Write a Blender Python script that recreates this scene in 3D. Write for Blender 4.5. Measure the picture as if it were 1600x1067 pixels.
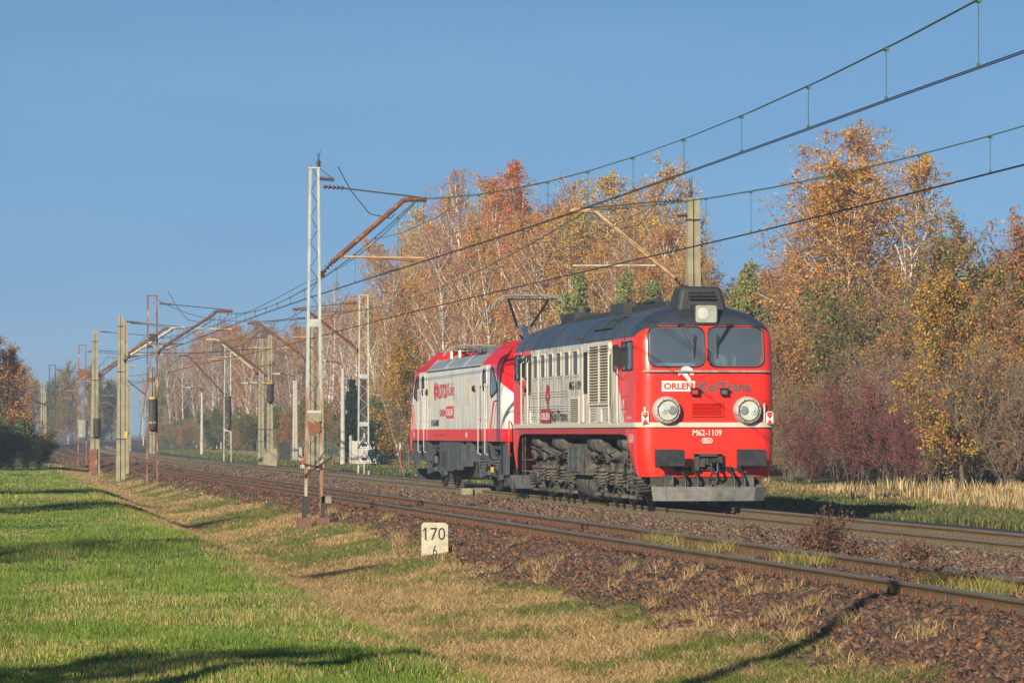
import bpy, math, random
import numpy as np
from mathutils import Vector, Matrix
RD = math.radians
scene = bpy.context.scene
for o in list(bpy.data.objects):
    bpy.data.objects.remove(o)

# ---------------------------------------------------------------- camera
cam_d = bpy.data.cameras.new('camera'); cam = bpy.data.objects.new('camera', cam_d)
scene.collection.objects.link(cam); scene.camera = cam
cam.location = (0, 0, 1.57)
cam.rotation_euler = (RD(90 + 1.381), 0, RD(-8.883))
cam_d.sensor_width = 36; cam_d.lens = 133.9
cam_d.clip_start = 0.5; cam_d.clip_end = 6000

# ---------------------------------------------------------------- sky and sun
SUN_EL, SUN_AZ = 21.0, 213.0          # azimuth clockwise from +Y, where the light comes from
world = bpy.data.worlds.new('World'); scene.world = world; world.use_nodes = True
wn = world.node_tree; wn.nodes.clear()
sky = wn.nodes.new('ShaderNodeTexSky'); sky.sky_type = 'NISHITA'; sky.sun_disc = False
sky.sun_elevation = RD(SUN_EL); sky.sun_rotation = RD(SUN_AZ)
sky.altitude = 100; sky.air_density = 0.95; sky.dust_density = 0.15; sky.ozone_density = 4.2
bg = wn.nodes.new('ShaderNodeBackground'); bg.inputs[1].default_value = 0.070
wo = wn.nodes.new('ShaderNodeOutputWorld')
tcw = wn.nodes.new('ShaderNodeTexCoord'); vadd = wn.nodes.new('ShaderNodeVectorMath'); vadd.operation = 'ADD'; vadd.inputs[1].default_value = (0, 0, .19)
vnm = wn.nodes.new('ShaderNodeVectorMath'); vnm.operation = 'NORMALIZE'
wn.links.new(tcw.outputs['Generated'], vadd.inputs[0]); wn.links.new(vadd.outputs[0], vnm.inputs[0]); wn.links.new(vnm.outputs[0], sky.inputs[0])
# faint high veil, drawn by direction
smp = wn.nodes.new('ShaderNodeMapping'); smp.inputs['Scale'].default_value = (3, 3, 22); smp.inputs['Rotation'].default_value = (0, .12, 0); wn.links.new(tcw.outputs['Generated'], smp.inputs[0])
snz = wn.nodes.new('ShaderNodeTexNoise'); snz.inputs['Scale'].default_value = 1.7; snz.inputs['Detail'].default_value = 5; wn.links.new(smp.outputs[0], snz.inputs[0])
srp = wn.nodes.new('ShaderNodeValToRGB'); srp.color_ramp.elements[0].position = .40; srp.color_ramp.elements[0].color = (.82, 1.0, 1.0, 1); srp.color_ramp.elements[1].position = .75; srp.color_ramp.elements[1].color = (.98, 1.12, 1.06, 1); wn.links.new(snz.outputs[0], srp.inputs[0])
smx = wn.nodes.new('ShaderNodeMix'); smx.data_type = 'RGBA'; smx.blend_type = 'MULTIPLY'; smx.inputs[0].default_value = 1
wn.links.new(sky.outputs[0], smx.inputs[6]); wn.links.new(srp.outputs[0], smx.inputs[7]); wn.links.new(smx.outputs[2], bg.inputs[0]); wn.links.new(bg.outputs[0], wo.inputs[0])
sun_d = bpy.data.lights.new('sun', 'SUN'); sun = bpy.data.objects.new('sun', sun_d)
scene.collection.objects.link(sun)
sun_d.energy = 5.0; sun_d.angle = RD(0.5); sun_d.color = (1.0, 0.87, 0.67)
_a, _e = RD(SUN_AZ), RD(SUN_EL)
sdir = Vector((math.sin(_a)*math.cos(_e), math.cos(_a)*math.cos(_e), math.sin(_e)))
sun.rotation_euler = sdir.to_track_quat('Z', 'Y').to_euler()
sun.location = (-60, -60, 60)
scene.view_settings.view_transform = 'Standard'; scene.view_settings.look = 'None'
scene.view_settings.exposure = 0.68; scene.view_settings.gamma = 1.0
scene.cycles.volume_bounces = 0
scene.cycles.max_bounces = 6; scene.cycles.transparent_max_bounces = 8

# ---------------------------------------------------------------- helpers
COL = scene.collection
def lnk(o, parent=None):
    COL.objects.link(o)
    if parent is not None: o.parent = parent
    return o
def tag(o, label=None, cat=None, group=None, kind=None):
    if label: o['label'] = label
    if cat: o['category'] = cat
    if group: o['group'] = group
    if kind: o['kind'] = kind
    return o
def thing(name, label, cat, loc=(0, 0, 0), rz=0, group=None):
    o = bpy.data.objects.new(name, None); o.empty_display_size = .2
    o.location = loc; o.rotation_euler = (0, 0, rz); lnk(o)
    return tag(o, label, cat, group)
def copy_tree(o, parent=None):
    c = o.copy(); lnk(c)
    if parent is not None: c.parent = parent
    for ch in list(o.children): copy_tree(ch, c)
    return c

class MB:
    def __init__(s): s.v = []; s.f = []; s.m = []; s.sm = []
    def add(s, vs, fs, mat=0, smooth=False):
        b = len(s.v); s.v.extend([tuple(p) for p in vs])
        for f in fs:
            s.f.append(tuple(i + b for i in f)); s.m.append(mat); s.sm.append(smooth)
    def box(s, c, d, mat=0, rot=None):
        x, y, z = d[0]/2, d[1]/2, d[2]/2
        P = [Vector((a*x, b*y, g*z)) for a in (-1, 1) for b in (-1, 1) for g in (-1, 1)]
        if rot is not None: P = [rot @ p for p in P]
        P = [p + Vector(c) for p in P]
        s.add(P, [(0, 1, 3, 2), (4, 6, 7, 5), (0, 4, 5, 1), (2, 3, 7, 6), (0, 2, 6, 4), (1, 5, 7, 3)], mat)
    def bb(s, x0, x1, y0, y1, z0, z1, mat=0):
        s.box(((x0+x1)/2, (y0+y1)/2, (z0+z1)/2), (abs(x1-x0), abs(y1-y0), abs(z1-z0)), mat)
    def bar(s, p, q, w, h=None, mat=0):
        p = Vector(p); q = Vector(q); h = h or w; d = q - p; L = d.length
        if L < 1e-6: return
        r = d.to_track_quat('Y', 'Z').to_matrix()
        s.box((p+q)/2, (w, L, h), mat, r)
    def tube(s, pts, r, n=8, mat=0, cap=True, smooth=True):
        pts = [Vector(p) for p in pts]; N = len(pts)
        rs = r if isinstance(r, (list, tuple)) else [r]*N
        vs = []; up = None
        for i, p in enumerate(pts):
            d = (pts[min(i+1, N-1)] - pts[max(i-1, 0)]).normalized()
            if up is None:
                up = Vector((0, 0, 1)) if abs(d.z) < .9 else Vector((1, 0, 0))
            a = d.cross(up).normalized(); b = a.cross(d).normalized(); up = b
            for k in range(n):
                t = 2*math.pi*k/n
                vs.append(p + (a*math.cos(t) + b*math.sin(t))*rs[i])
        fs = []
        for i in range(N-1):
            for k in range(n):
                k2 = (k+1) % n
                fs.append((i*n+k, i*n+k2, (i+1)*n+k2, (i+1)*n+k))
        s.add(vs, fs, mat, smooth)
        if cap:
            s.add(vs[:n], [tuple(range(n))[::-1]], mat); s.add(vs[-n:], [tuple(range(n))], mat)
    def cyl(s, p, q, r, n=16, mat=0, r2=None): s.tube([p, q], [r, r if r2 is None else r2], n, mat)
    def lathe(s, prof, c, axis, n=24, mat=0):
        c = Vector(c); axis = Vector(axis).normalized()
        up = Vector((0, 0, 1)) if abs(axis.z) < .9 else Vector((1, 0, 0))
        a = axis.cross(up).normalized(); b = a.cross(axis).normalized(); vs = []
        for (r, h) in prof:
            for k in range(n):
                t = 2*math.pi*k/n
                vs.append(c + axis*h + (a*math.cos(t) + b*math.sin(t))*max(r, 1e-4))
        fs = []
        for i in range(len(prof)-1):
            for k in range(n):
                k2 = (k+1) % n
                fs.append((i*n+k, i*n+k2, (i+1)*n+k2, (i+1)*n+k))
        s.add(vs, fs, mat, True)
    def prism(s, pts, ext, mat=0):
        pts = [Vector(p) for p in pts]; ext = Vector(ext); n = len(pts)
        vs = pts + [p + ext for p in pts]
        fs = [tuple(range(n)), tuple(range(2*n-1, n-1, -1))]
        for i in range(n):
            j = (i+1) % n; fs.append((i, i+n, j+n, j))
        s.add(vs, fs, mat)
    def spring(s, c, r, h, turns, wr, mat=0, n=10):
        pts = [(c[0]+r*math.cos(t), c[1]+r*math.sin(t), c[2]+h*k/(turns*n)) for k in range(turns*n+1) for t in [2*math.pi*k/n]]
        s.tube(pts, wr, 5, mat)
    def build(s, name, mats, parent=None, loc=None, fixn=False):
        me = bpy.data.meshes.new(name); me.from_pydata(s.v, [], s.f)
        if not isinstance(mats, (list, tuple)): mats = [mats]
        for m in mats: me.materials.append(m)
        me.polygons.foreach_set('material_index', s.m); me.polygons.foreach_set('use_smooth', s.sm)
        me.update(); o = bpy.data.objects.new(name, me)
        if loc: o.location = loc
        return lnk(o, parent)

def np_mesh(name, V, F, mats, cols=None, midx=None, smooth=False):
    """V (n,3); F (m,k) one face size; cols (n,3) point colours"""
    me = bpy.data.meshes.new(name); F = np.asarray(F, dtype=np.int32); k = F.shape[1]
    me.vertices.add(len(V)); me.vertices.foreach_set('co', np.asarray(V, dtype=np.float32).ravel())
    me.loops.add(F.size); me.loops.foreach_set('vertex_index', F.ravel())
    me.polygons.add(len(F)); me.polygons.foreach_set('loop_start', np.arange(0, F.size, k, dtype=np.int32))
    me.polygons.foreach_set('loop_total', np.full(len(F), k, dtype=np.int32))
    if midx is not None: me.polygons.foreach_set('material_index', np.asarray(midx, dtype=np.int32))
    if smooth: me.polygons.foreach_set('use_smooth', np.ones(len(F), dtype=bool))
    if not isinstance(mats, (list, tuple)): mats = [mats]
    for m in mats: me.materials.append(m)
    me.update(calc_edges=True); me.validate()
    if cols is not None:
        at = me.color_attributes.new('col', 'FLOAT_COLOR', 'POINT')
        c4 = np.ones((len(V), 4), dtype=np.float32); c4[:, :3] = cols
        at.data.foreach_set('color', c4.ravel())
    return me

# value noise
_rs = np.random.RandomState(5); _tab = _rs.rand(256, 256)
def vnoise(x, y):
    x = np.asarray(x, float); y = np.asarray(y, float)
    xi = np.floor(x).astype(int); yi = np.floor(y).astype(int); fx = x-xi; fy = y-yi
    fx = fx*fx*(3-2*fx); fy = fy*fy*(3-2*fy); g = lambda a, b: _tab[a % 256, b % 256]
    return (g(xi, yi)*(1-fx)+g(xi+1, yi)*fx)*(1-fy)+(g(xi, yi+1)*(1-fx)+g(xi+1, yi+1)*fx)*fy
def fbm(x, y, o=4):
    s = 0; a = .5; t = 0
    for i in range(o):
        s = s + a*vnoise(x*2**i+17*i, y*2**i+5*i); t += a; a *= .5
    return s/t

# ---------------------------------------------------------------- materials
def new_mat(name):
    m = bpy.data.materials.new(name); m.use_nodes = True; nt = m.node_tree
    return m, nt, nt.nodes['Principled BSDF']
def N(nt, t, **kw):
    n = nt.nodes.new(t)
    for k, v in kw.items(): setattr(n, k, v)
    return n
def ramp(nt, fac, stops):
    r = N(nt, 'ShaderNodeValToRGB'); e = r.color_ramp.elements
    while len(e) > 1: e.remove(e[-1])
    e[0].position = stops[0][0]; e[0].color = (*stops[0][1], 1)
    for p, c in stops[1:]:
        x = e.new(p); x.color = (*c, 1)
    nt.links.new(fac, r.inputs[0]); return r.outputs[0]
def pm(name, c1, c2=None, scale=6, rough=.6, metal=0, bump=0, stretch=None, lo=.35, hi=.65, spec=.5, bscale=None, dirt=None, coat=0):
    """paint / stone / metal with a noise mix of two true colours; stretch = (sx,sy,sz) scaling for streaks"""
    m, nt, b = new_mat(name)
    b.inputs['Roughness'].default_value = rough; b.inputs['Metallic'].default_value = metal
    b.inputs['Specular IOR Level'].default_value = spec
    if coat: b.inputs['Coat Weight'].default_value = coat; b.inputs['Coat Roughness'].default_value = .15
    tc = N(nt, 'ShaderNodeTexCoord'); mp = N(nt, 'ShaderNodeMapping')
    nt.links.new(tc.outputs['Object'], mp.inputs[0])
    if stretch: mp.inputs['Scale'].default_value = stretch
    nz = N(nt, 'ShaderNodeTexNoise'); nz.inputs['Scale'].default_value = scale; nz.inputs['Detail'].default_value = 6
    nz.inputs['Roughness'].default_value = .6
    nt.links.new(mp.outputs[0], nz.inputs[0])
    if c2 is None: c2 = tuple(x*.75 for x in c1)
    out = ramp(nt, nz.outputs[0], [(lo, c1), (hi, c2)])
    if dirt:
        n2 = N(nt, 'ShaderNodeTexNoise'); n2.inputs['Scale'].default_value = dirt[1]; n2.inputs['Detail'].default_value = 8
        mp2 = N(nt, 'ShaderNodeMapping'); nt.links.new(tc.outputs['Object'], mp2.inputs[0])
        if len(dirt) > 3: mp2.inputs['Scale'].default_value = dirt[3]
        nt.links.new(mp2.outputs[0], n2.inputs[0])
        r2 = ramp(nt, n2.outputs[0], [(dirt[2], (0, 0, 0)), (min(dirt[2]+.18, 1), (1, 1, 1))])
        mx = N(nt, 'ShaderNodeMix', data_type='RGBA'); nt.links.new(r2, mx.inputs[0])
        nt.links.new(out, mx.inputs[6]); mx.inputs[7].default_value = (*dirt[0], 1); out = mx.outputs[2]
    nt.links.new(out, b.inputs['Base Color'])
    if bump:
        bp = N(nt, 'ShaderNodeBump'); bp.inputs['Strength'].default_value = bump; bp.inputs['Distance'].default_value = .02
        n3 = N(nt, 'ShaderNodeTexNoise'); n3.inputs['Scale'].default_value = bscale or scale*4; n3.inputs['Detail'].default_value = 5
        nt.links.new(tc.outputs['Object'], n3.inputs[0]); nt.links.new(n3.outputs[0], bp.inputs['Height'])
        nt.links.new(bp.outputs[0], b.inputs['Normal'])
    return m
def attr_mat(name, rough=.8, island=.35, nscale=0, trans=0, bump=0, spec=.2, objvar=0):
    """colour from the mesh's own colour attribute, varied per island"""
    m, nt, b = new_mat(name); b.inputs['Roughness'].default_value = rough; b.inputs['Specular IOR Level'].default_value = spec
    at = N(nt, 'ShaderNodeAttribute', attribute_name='col'); out = at.outputs['Color']
    hs = N(nt, 'ShaderNodeHueSaturation'); nt.links.new(out, hs.inputs['Color']); out = hs.outputs[0]
    fac = None
    if island:
        g = N(nt, 'ShaderNodeNewGeometry'); mr = N(nt, 'ShaderNodeMapRange')
        mr.inputs[3].default_value = 1-island; mr.inputs[4].default_value = 1+island
        nt.links.new(g.outputs['Random Per Island'], mr.inputs[0]); nt.links.new(mr.outputs[0], hs.inputs['Value'])
    if nscale:
        tc = N(nt, 'ShaderNodeTexCoord'); nz = N(nt, 'ShaderNodeTexNoise'); nz.inputs['Scale'].default_value = nscale
        nz.inputs['Detail'].default_value = 8; nz.inputs['Roughness'].default_value = .7
        nt.links.new(tc.outputs['Object'], nz.inputs[0])
        mr = N(nt, 'ShaderNodeMapRange'); mr.inputs[1].default_value = .25; mr.inputs[2].default_value = .75
        mr.inputs[3].default_value = .45; mr.inputs[4].default_value = 1.5
        nt.links.new(nz.outputs[0], mr.inputs[0]); nt.links.new(mr.outputs[0], hs.inputs['Value'])
        if bump:
            bp = N(nt, 'ShaderNodeBump'); bp.inputs['Strength'].default_value = bump; bp.inputs['Distance'].default_value = .05
            nt.links.new(nz.outputs[0], bp.inputs['Height']); nt.links.new(bp.outputs[0], b.inputs['Normal'])
    if objvar:
        oi = N(nt, 'ShaderNodeObjectInfo'); mr = N(nt, 'ShaderNodeMapRange')
        mr.inputs[3].default_value = .5-objvar; mr.inputs[4].default_value = .5+objvar
        nt.links.new(oi.outputs['Random'], mr.inputs[0]); nt.links.new(mr.outputs[0], hs.inputs['Hue'])
    nt.links.new(out, b.inputs['Base Color'])
    if trans:
        tr = N(nt, 'ShaderNodeBsdfTranslucent'); nt.links.new(out, tr.inputs[0])
        mx = N(nt, 'ShaderNodeMixShader'); mx.inputs[0].default_value = trans
        nt.links.new(b.outputs[0], mx.inputs[1]); nt.links.new(tr.outputs[0], mx.inputs[2])
        nt.links.new(mx.outputs[0], nt.nodes['Material Output'].inputs[0])
    return m

MT = {}
MT['white_lattice'] = pm('grey_white_paint', (.42, .45, .43), (.30, .31, .28), 3, .7, bump=.2)
MT['rust_lattice'] = pm('rusty_steel', (.22, .085, .045), (.12, .05, .03), 4, .85, bump=.3, dirt=((.42, .30, .17), 2.5, .52))
MT['rust_tube'] = pm('rusty_tube', (.17, .06, .025), (.09, .035, .02), 6, .85, bump=.3, dirt=((.30, .12, .04), 5, .55))
MT['ochre_tube'] = pm('ochre_tube', (.50, .34, .18), (.34, .19, .08), 6, .8)
MT['pale_tube'] = pm('pale_galvanised_tube', (.45, .45, .36), (.32, .27, .18), 6, .7)
MT['concrete'] = pm('weathered_concrete', (.30, .27, .18), (.20, .18, .12), 3, .95, bump=.5, dirt=((.12, .11, .08), 5, .58, (1, 1, .3)))
MT['rust_base'] = pm('rusty_concrete_base', (.17, .065, .04), (.12, .085, .07), 5, .95, bump=.6)
MT['dark_steel'] = pm('dark_steel', (.03, .03, .032), (.05, .045, .04), 10, .6, .3)
MT['insul'] = pm('insulator_glaze', (.06, .015, .012), (.04, .012, .01), 5, .25)
MT['wire_black'] = pm('contact_wire', (.035, .03, .028), None, 5, .6, .4)
MT['orange_tube'] = pm('orange_rust_tube', (.38, .20, .09), (.24, .10, .04), 5, .8)
MT['wire_green'] = pm('verdigris_wire', (.06, .12, .075), (.04, .09, .06), 5, .8)
MT['black'] = pm('black_matt', (.012, .012, .013), (.02, .02, .022), 8, .7)
# ---------------------------------------------------------------- terrain
def curve(Y): return np.maximum(0, np.asarray(Y, float)-200)**2/12000.0
def crest(Y): return np.interp(Y, [0, 40, 62, 98, 163, 240, 2000], [4.15, 4.3, 4.95, 5.45, 6.8, 8.2, 8.6]) + .55*(fbm(np.asarray(Y, float)*.16, np.asarray(Y, float)*.0+2.5, 3)-.5)
def ground_z(X, Y):
    X = np.asarray(X, float); Y = np.asarray(Y, float)
    x = X - curve(Y); c = crest(Y)
    lawn = -.3 + .26*(fbm(X*.22+3, Y*.10)-.5) + .07*(fbm(X*1.3, Y*.7)-.5) - .06*np.clip((Y-120)/80, 0, 1)
    t = np.clip((x-c+.5)/2.2, 0, 1)
    bottom = np.interp(Y, [0, 60, 100, 170, 230, 3000], [-1.02, -1.0, -.95, -.8, -.45, -.4])
    left = lawn + (bottom-lawn)*(t*t*(3-2*t))
    edge = np.interp(Y, [0, 60, 80, 100, 3000], [9.3, 9.3, 9.8, 9.8, 9.7])
    ez = np.interp(Y, [0, 60, 80, 100, 3000], [-.70, -.70, -.52, -.5, -.45])
    t2 = np.clip((x-c-1.7)/(edge-c-1.7), 0, 1)
    slope = bottom + (ez-bottom)*t2**1.15 + .09*(fbm(X*.8, Y*.5)-.5)*np.clip(t2*4, 0, 1)
    z = np.where(x < c+1.7, left, slope)
    sh = np.interp(x, [9.3, 9.8, 10.35, 13.1, 13.5, 14.2, 14.9, 17.8, 18.3, 19.0], [0, 0, -.275, -.275, -.30, -.30, -.20, -.20, -.30, -.30])
    tt = np.clip((x-edge)/(10.4-edge), 0, 1)
    z = np.where(x >= edge, np.where(x < 10.4, ez+(-.275-ez)*tt, sh), z)
    verge = -.32 + .10*(fbm(X*.3, Y*.2)-.4)*np.clip((x-21.3)/1.5, 0, 1) + .25*np.clip((x-26)/12, 0, 1)
    z = np.where(x > 18.95, verge, z)
    rub = np.clip((Y-225)/20, 0, 1)*np.clip((9.3-x)/2, 0, 1)*.12*fbm(X*.7, Y*.4)
    return z + rub
# zone colours: true colours of soil, thatch, stones, cinder
def ground_col(X, Y):
    x = X - curve(Y); c = crest(Y); n = fbm(X*.5, Y*.35); n2 = fbm(X*2.2+9, Y*1.5)
    def C(a, b, k): return np.array(a)[None]*(1-k[:, None]) + np.array(b)[None]*k[:, None]
    lawn = C((.045, .085, .016), (.12, .11, .035), np.clip((n-.42)*4, 0, 1))
    thatch = C((.23, .15, .065), (.10, .11, .03), np.clip((n2-.5)*4+(n-.45)*4, 0, 1))
    ball = C((.115, .055, .032), (.07, .038, .027), np.clip((n2-.3)*2, 0, 1))
    tb = C((.13, .085, .055), (.10, .055, .035), n2)
    cind = C((.045, .042, .042), (.06, .055, .052), n2)
    ver = C((.05, .085, .018), (.15, .11, .05), np.clip((n-.5)*4, 0, 1)*np.clip((x-22)/4, 0, 1))
    leaf = C((.09, .055, .03), (.16, .09, .045), n2)
    soil = C((.035, .03, .025), (.09, .06, .04), n2)
    out = lawn
    e = np.interp(Y, [0, 60, 80, 100, 3000], [9.2, 9.2, 9.85, 9.9, 9.8]) + (n-.5)*1.1
    def put(m, col):
        nonlocal out
        out = np.where(m[:, None], col, out)
    put(x > c+.45, thatch); put((x > c) & (x < e) & (Y > 225), soil); put(x > e, ball); put(x > 14.7, tb); put(x > 18.2, cind)
    put(x > 21.2+(n-.5)*.8, ver); put(x > 33, leaf); put((x < 6) & (Y > 205), soil)
    return out
def grid_mesh(xs, ys, name, mat, zoff=0, zf=None):
    XX, YY = np.meshgrid(xs, ys); S = XX.shape
    Xw = XX.ravel() + curve(YY.ravel()); Yw = YY.ravel()
    Z = ground_z(Xw, Yw)+zoff
    V = np.stack([Xw, Yw, Z], 1); nx = S[1]
    i = np.arange(S[0]-1)[:, None]*nx + np.arange(nx-1)[None]; i = i.ravel()
    F = np.stack([i, i+1, i+nx+1, i+nx], 1)
    return np_mesh(name, V, F, mat, ground_col(Xw, Yw), smooth=True)
M_ground = attr_mat('soil_and_thatch', .95, 0, nscale=6, bump=.6)
xs = np.concatenate([np.linspace(-1500, -80, 14), np.linspace(-70, -6, 40), np.arange(-5, 22, .16), np.linspace(22.2, 60, 70), np.linspace(65, 2500, 30)])
ys = np.concatenate([np.linspace(-60, 20, 14), np.arange(22, 120, .33), np.arange(120, 320, 1.2), np.linspace(322, 700, 70), np.linspace(730, 4500, 30)])
g = lnk(bpy.data.objects.new('ground', grid_mesh(xs, ys, 'ground', M_ground))); tag(g, kind='structure')

# ---------------------------------------------------------------- tracks
def rail_profile():
    return [(-.075, 0), (.075, 0), (.075, .015), (.012, .035), (.009, .13), (.036, .14), (.036, .172), (.028, .18), (-.028, .18), (-.036, .172), (-.036, .14), (-.009, .13), (-.012, .035), (-.075, .015)]
def rail_mesh(xc, ztop, mats, name, parent):
    pr = rail_profile(); n = len(pr)
    Y = np.concatenate([np.arange(-20, 200, 5), np.arange(200, 900, 8)])
    V = []; F = []; M_ = []
    for y in Y:
        cx = float(curve(y))+xc
        for (a, b) in pr: V.append((cx+a, y, ztop-.18+b))
    for i in range(len(Y)-1):
        for k in range(n):
            k2 = (k+1) % n
            F.append((i*n+k, i*n+k2, (i+1)*n+k2, (i+1)*n+k)); M_.append(1 if k in (6, 7, 8) else 0)
    o = lnk(bpy.data.objects.new(name, np_mesh(name, np.array(V), np.array(F), mats, midx=M_)), parent); return o
M_rail_web = pm('rail_web_brown', (.20, .145, .075), (.15, .105, .055), 2.5, .75, .2, stretch=(1, .4, 4), dirt=((.07, .035, .02), 9, .6))
M_rail_web2 = pm('rail_web_rusty_dark', (.155, .105, .05), (.11, .072, .036), 2.5, .75, .2, stretch=(1, .4, 4), dirt=((.12, .045, .02), 9, .6))
M_rail_top = pm('rail_head_polished', (.33, .31, .29), (.26, .24, .22), 20, .38, .85)
M_sleep_c = pm('dusty_concrete_sleeper', (.20, .17, .12), (.14, .12, .09), 6, .95, bump=.4)
M_sleep_w = pm('old_dark_sleeper', (.09, .055, .035), (.06, .035, .025), 6, .95, bump=.5)
M_rusty = pm('rusty_fastening', (.16, .055, .028), (.09, .032, .02), 12, .9)
M_clip = pm('dusty_clip', (.14, .12, .09), (.09, .075, .055), 12, .8)
def make_sleeper_c(parent):
    m = MB(); pts = [(-1.3, 0, -.3), (-1.3, 0, -.185), (-.45, 0, -.185), (-.35, 0, -.215), (.35, 0, -.215), (.45, 0, -.185), (1.3, 0, -.185), (1.3, 0, -.3)]
    m.prism([(p[0], -.14, p[2]) for p in pts], (0, .28, 0)); o = m.build('sleeper', M_sleep_c, parent)
    c = MB()
    for s in (0,):
        for t in (-1, 1):
            x = s+t*.12
            # curled spring clip
            pp = [(x+t*.05*math.cos(a)*1.0, .055*math.sin(a), -.145+.035*math.sin(a*.5)) for a in [k*math.pi*1.65/9 - 1.0 for k in range(10)]]
            c.tube(pp, .012, 5)
            c.box((x+t*.03, 0, -.165), (.09, .13, .035)); c.cyl((x+t*.02, 0, -.15), (x+t*.02, 0, -.10), .018, 6)
    k1 = c.build('rail_clip', M_clip, o, (-.7525, 0, 0)); k2 = k1.copy(); lnk(k2, o); k2.location = (.7525, 0, 0); return o
def make_sleeper_w(parent):
    m = MB(); m.bb(-1.28, 1.28, -.12, .12, -.33, -.20); o = m.build('sleeper', M_sleep_w, parent)
    c = MB()
    for s in (0,):
        c.box((s, 0, -.192), (.37, .16, .022))
        for t in (-1, 1):
            x = s+t*.105
            c.box((x, 0, -.155), (.065, .10, .035)); c.cyl((x, 0, -.14), (x, 0, -.065), .015, 6); c.cyl((x, 0, -.125), (x, 0, -.10), .026, 6)
            c.cyl((s+t*.155, .04, -.18), (s+t*.155, .04, -.145), .02, 6)
    k1 = c.build('rail_fastening', M_rusty, o, (-.7525, 0, 0)); k2 = k1.copy(); lnk(k2, o); k2.location = (.7525, 0, 0); return o
def track(xc, zt, maker, webm, label, y0):
    root = thing('railway_track', label, 'track', (0, 0, 0))
    rail_mesh(xc-.7525, zt, [webm, M_rail_top], 'rail', root); rail_mesh(xc+.7525, zt, [webm, M_rail_top], 'rail', root)
    proto = maker(root); proto.location = (xc, y0, zt)
    for k in range(1, 100):
        c = copy_tree(proto, root); c.location = (xc, y0+.6*k, zt)
    # the farther ones as one part
    rest = MB(); ch = proto.children[0].data; pd = proto.data
    def dat(me): return [tuple(v.co) for v in me.vertices], [tuple(p.vertices) for p in me.polygons]
    pv, pf = dat(pd); cv, cf = dat(ch)
    y = y0+60.0
    while y < 520:
        cx = float(curve(y))+xc
        rest.add([(v[0]+cx, v[1]+y, v[2]+zt) for v in pv], pf, 0)
        if y < 240:
            for sx in (-.7525, .7525): rest.add([(v[0]+cx+sx, v[1]+y, v[2]+zt) for v in cv], cf, 1)
        y += .6
    r = rest.build('sleeper', [pd.materials[0], ch.materials[0]], root); r['kind'] = 'stuff'
    return root
track(11.66, -.08, make_sleeper_w, M_rail_web2, 'rusty empty track in front, with brown rails in red ballast', 33.3)
track(16.4, 0, make_sleeper_c, M_rail_web, 'concrete sleeper track the two locomotives stand on', 48.3)

# ---------------------------------------------------------------- ballast stones
rng = np.random.RandomState(11)
def scatter_stones(n, x0, x1, ymin, ymax, size, cols, avoid, name, sink=.25, power=1.7, fall=False):
    u = rng.rand(n); p = 1-power
    Y = (ymin**p + u*(ymax**p-ymin**p))**(1/p)
    x = x0 + (x1-x0)*rng.rand(n)
    if fall: x = x0(Y) if callable(x0) else x
    X = x + curve(Y)
    keep = np.ones(n, bool)
    for (a, b) in avoid: keep &= ~((x > a) & (x < b))
    e = np.interp(Y, [0, 60, 80, 100, 3000], [9.05, 9.05, 9.7, 9.75, 9.65]) + (fbm(X*.5, Y*.35)-.5)*1.3 + rng.randn(n)*.16
    keep &= x > e
    X = X[keep]; Y = Y[keep]; n = len(X)
    s = size*(.55+rng.rand(n)**1.6*1.1)*np.clip(Y/80, 1, 1.35)
    Z = ground_z(X, Y) + s*(.5-sink) * .7
    base = np.array([(-1, -1, -1), (1, -1, -1), (1, 1, -1), (-1, 1, -1), (-1, -1, 1), (1, -1, 1), (1, 1, 1), (-1, 1, 1)], float)*.5
    V = base[None]*(1+.0*base) * np.ones((n, 1, 1))
    V = V*(.55+.75*rng.rand(n, 8, 1))
    V = V*(.6+.6*rng.rand(n, 1, 3))
    q = rng.randn(n, 4); q /= np.linalg.norm(q, axis=1)[:, None]; w, a, b, c = q.T
    Rm = np.stack([1-2*(b*b+c*c), 2*(a*b-c*w), 2*(a*c+b*w), 2*(a*b+c*w), 1-2*(a*a+c*c), 2*(b*c-a*w), 2*(a*c-b*w), 2*(b*c+a*w), 1-2*(a*a+b*b)], 1).reshape(n, 3, 3)
    V = np.einsum('nij,nkj->nki', Rm, V)*s[:, None, None]*1.35
    V += np.stack([X, Y, Z], 1)[:, None]
    f = np.array([(0, 3, 2, 1), (4, 5, 6, 7), (0, 1, 5, 4), (2, 3, 7, 6), (0, 4, 7, 3), (1, 2, 6, 5)])
    F = (f[None]+np.arange(n)[:, None, None]*8).reshape(-1, 4)
    cc = np.array(cols)[rng.randint(0, len(cols), n)]*(.7+.6*rng.rand(n, 1))
    C = np.repeat(cc, 8, 0)
    o = lnk(bpy.data.objects.new(name, np_mesh(name, V.reshape(-1, 3), F, M_stone, C))); return tag(o, kind='stuff')
M_stone = attr_mat('ballast_stone', .9, .25, spec=.25)
brown = [(.115, .062, .038), (.085, .050, .034), (.07, .046, .035), (.165, .075, .038), (.052, .037, .03), (.125, .085, .056)]
dusty = [(.14, .092, .062), (.115, .082, .056), (.105, .083, .062), (.16, .105, .07), (.13, .068, .042)]
def stones_all():
    av = [(10.78, 11.04), (12.29, 12.53)]
    o = scatter_stones(150000, 8.6, 13.6, 31, 300, .036, brown, av, 'red_brown_ballast'); tag(o, 'red brown ballast stones on the near embankment shoulder', 'ballast')
    o = scatter_stones(60000, 13.3, 18.3, 44, 300, .036, dusty, [(15.5, 15.8), (17.02, 17.28)], 'dusty_ballast'); tag(o, 'dusty pinkish ballast stones around the concrete sleeper track', 'ballast')
stones_all()

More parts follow.
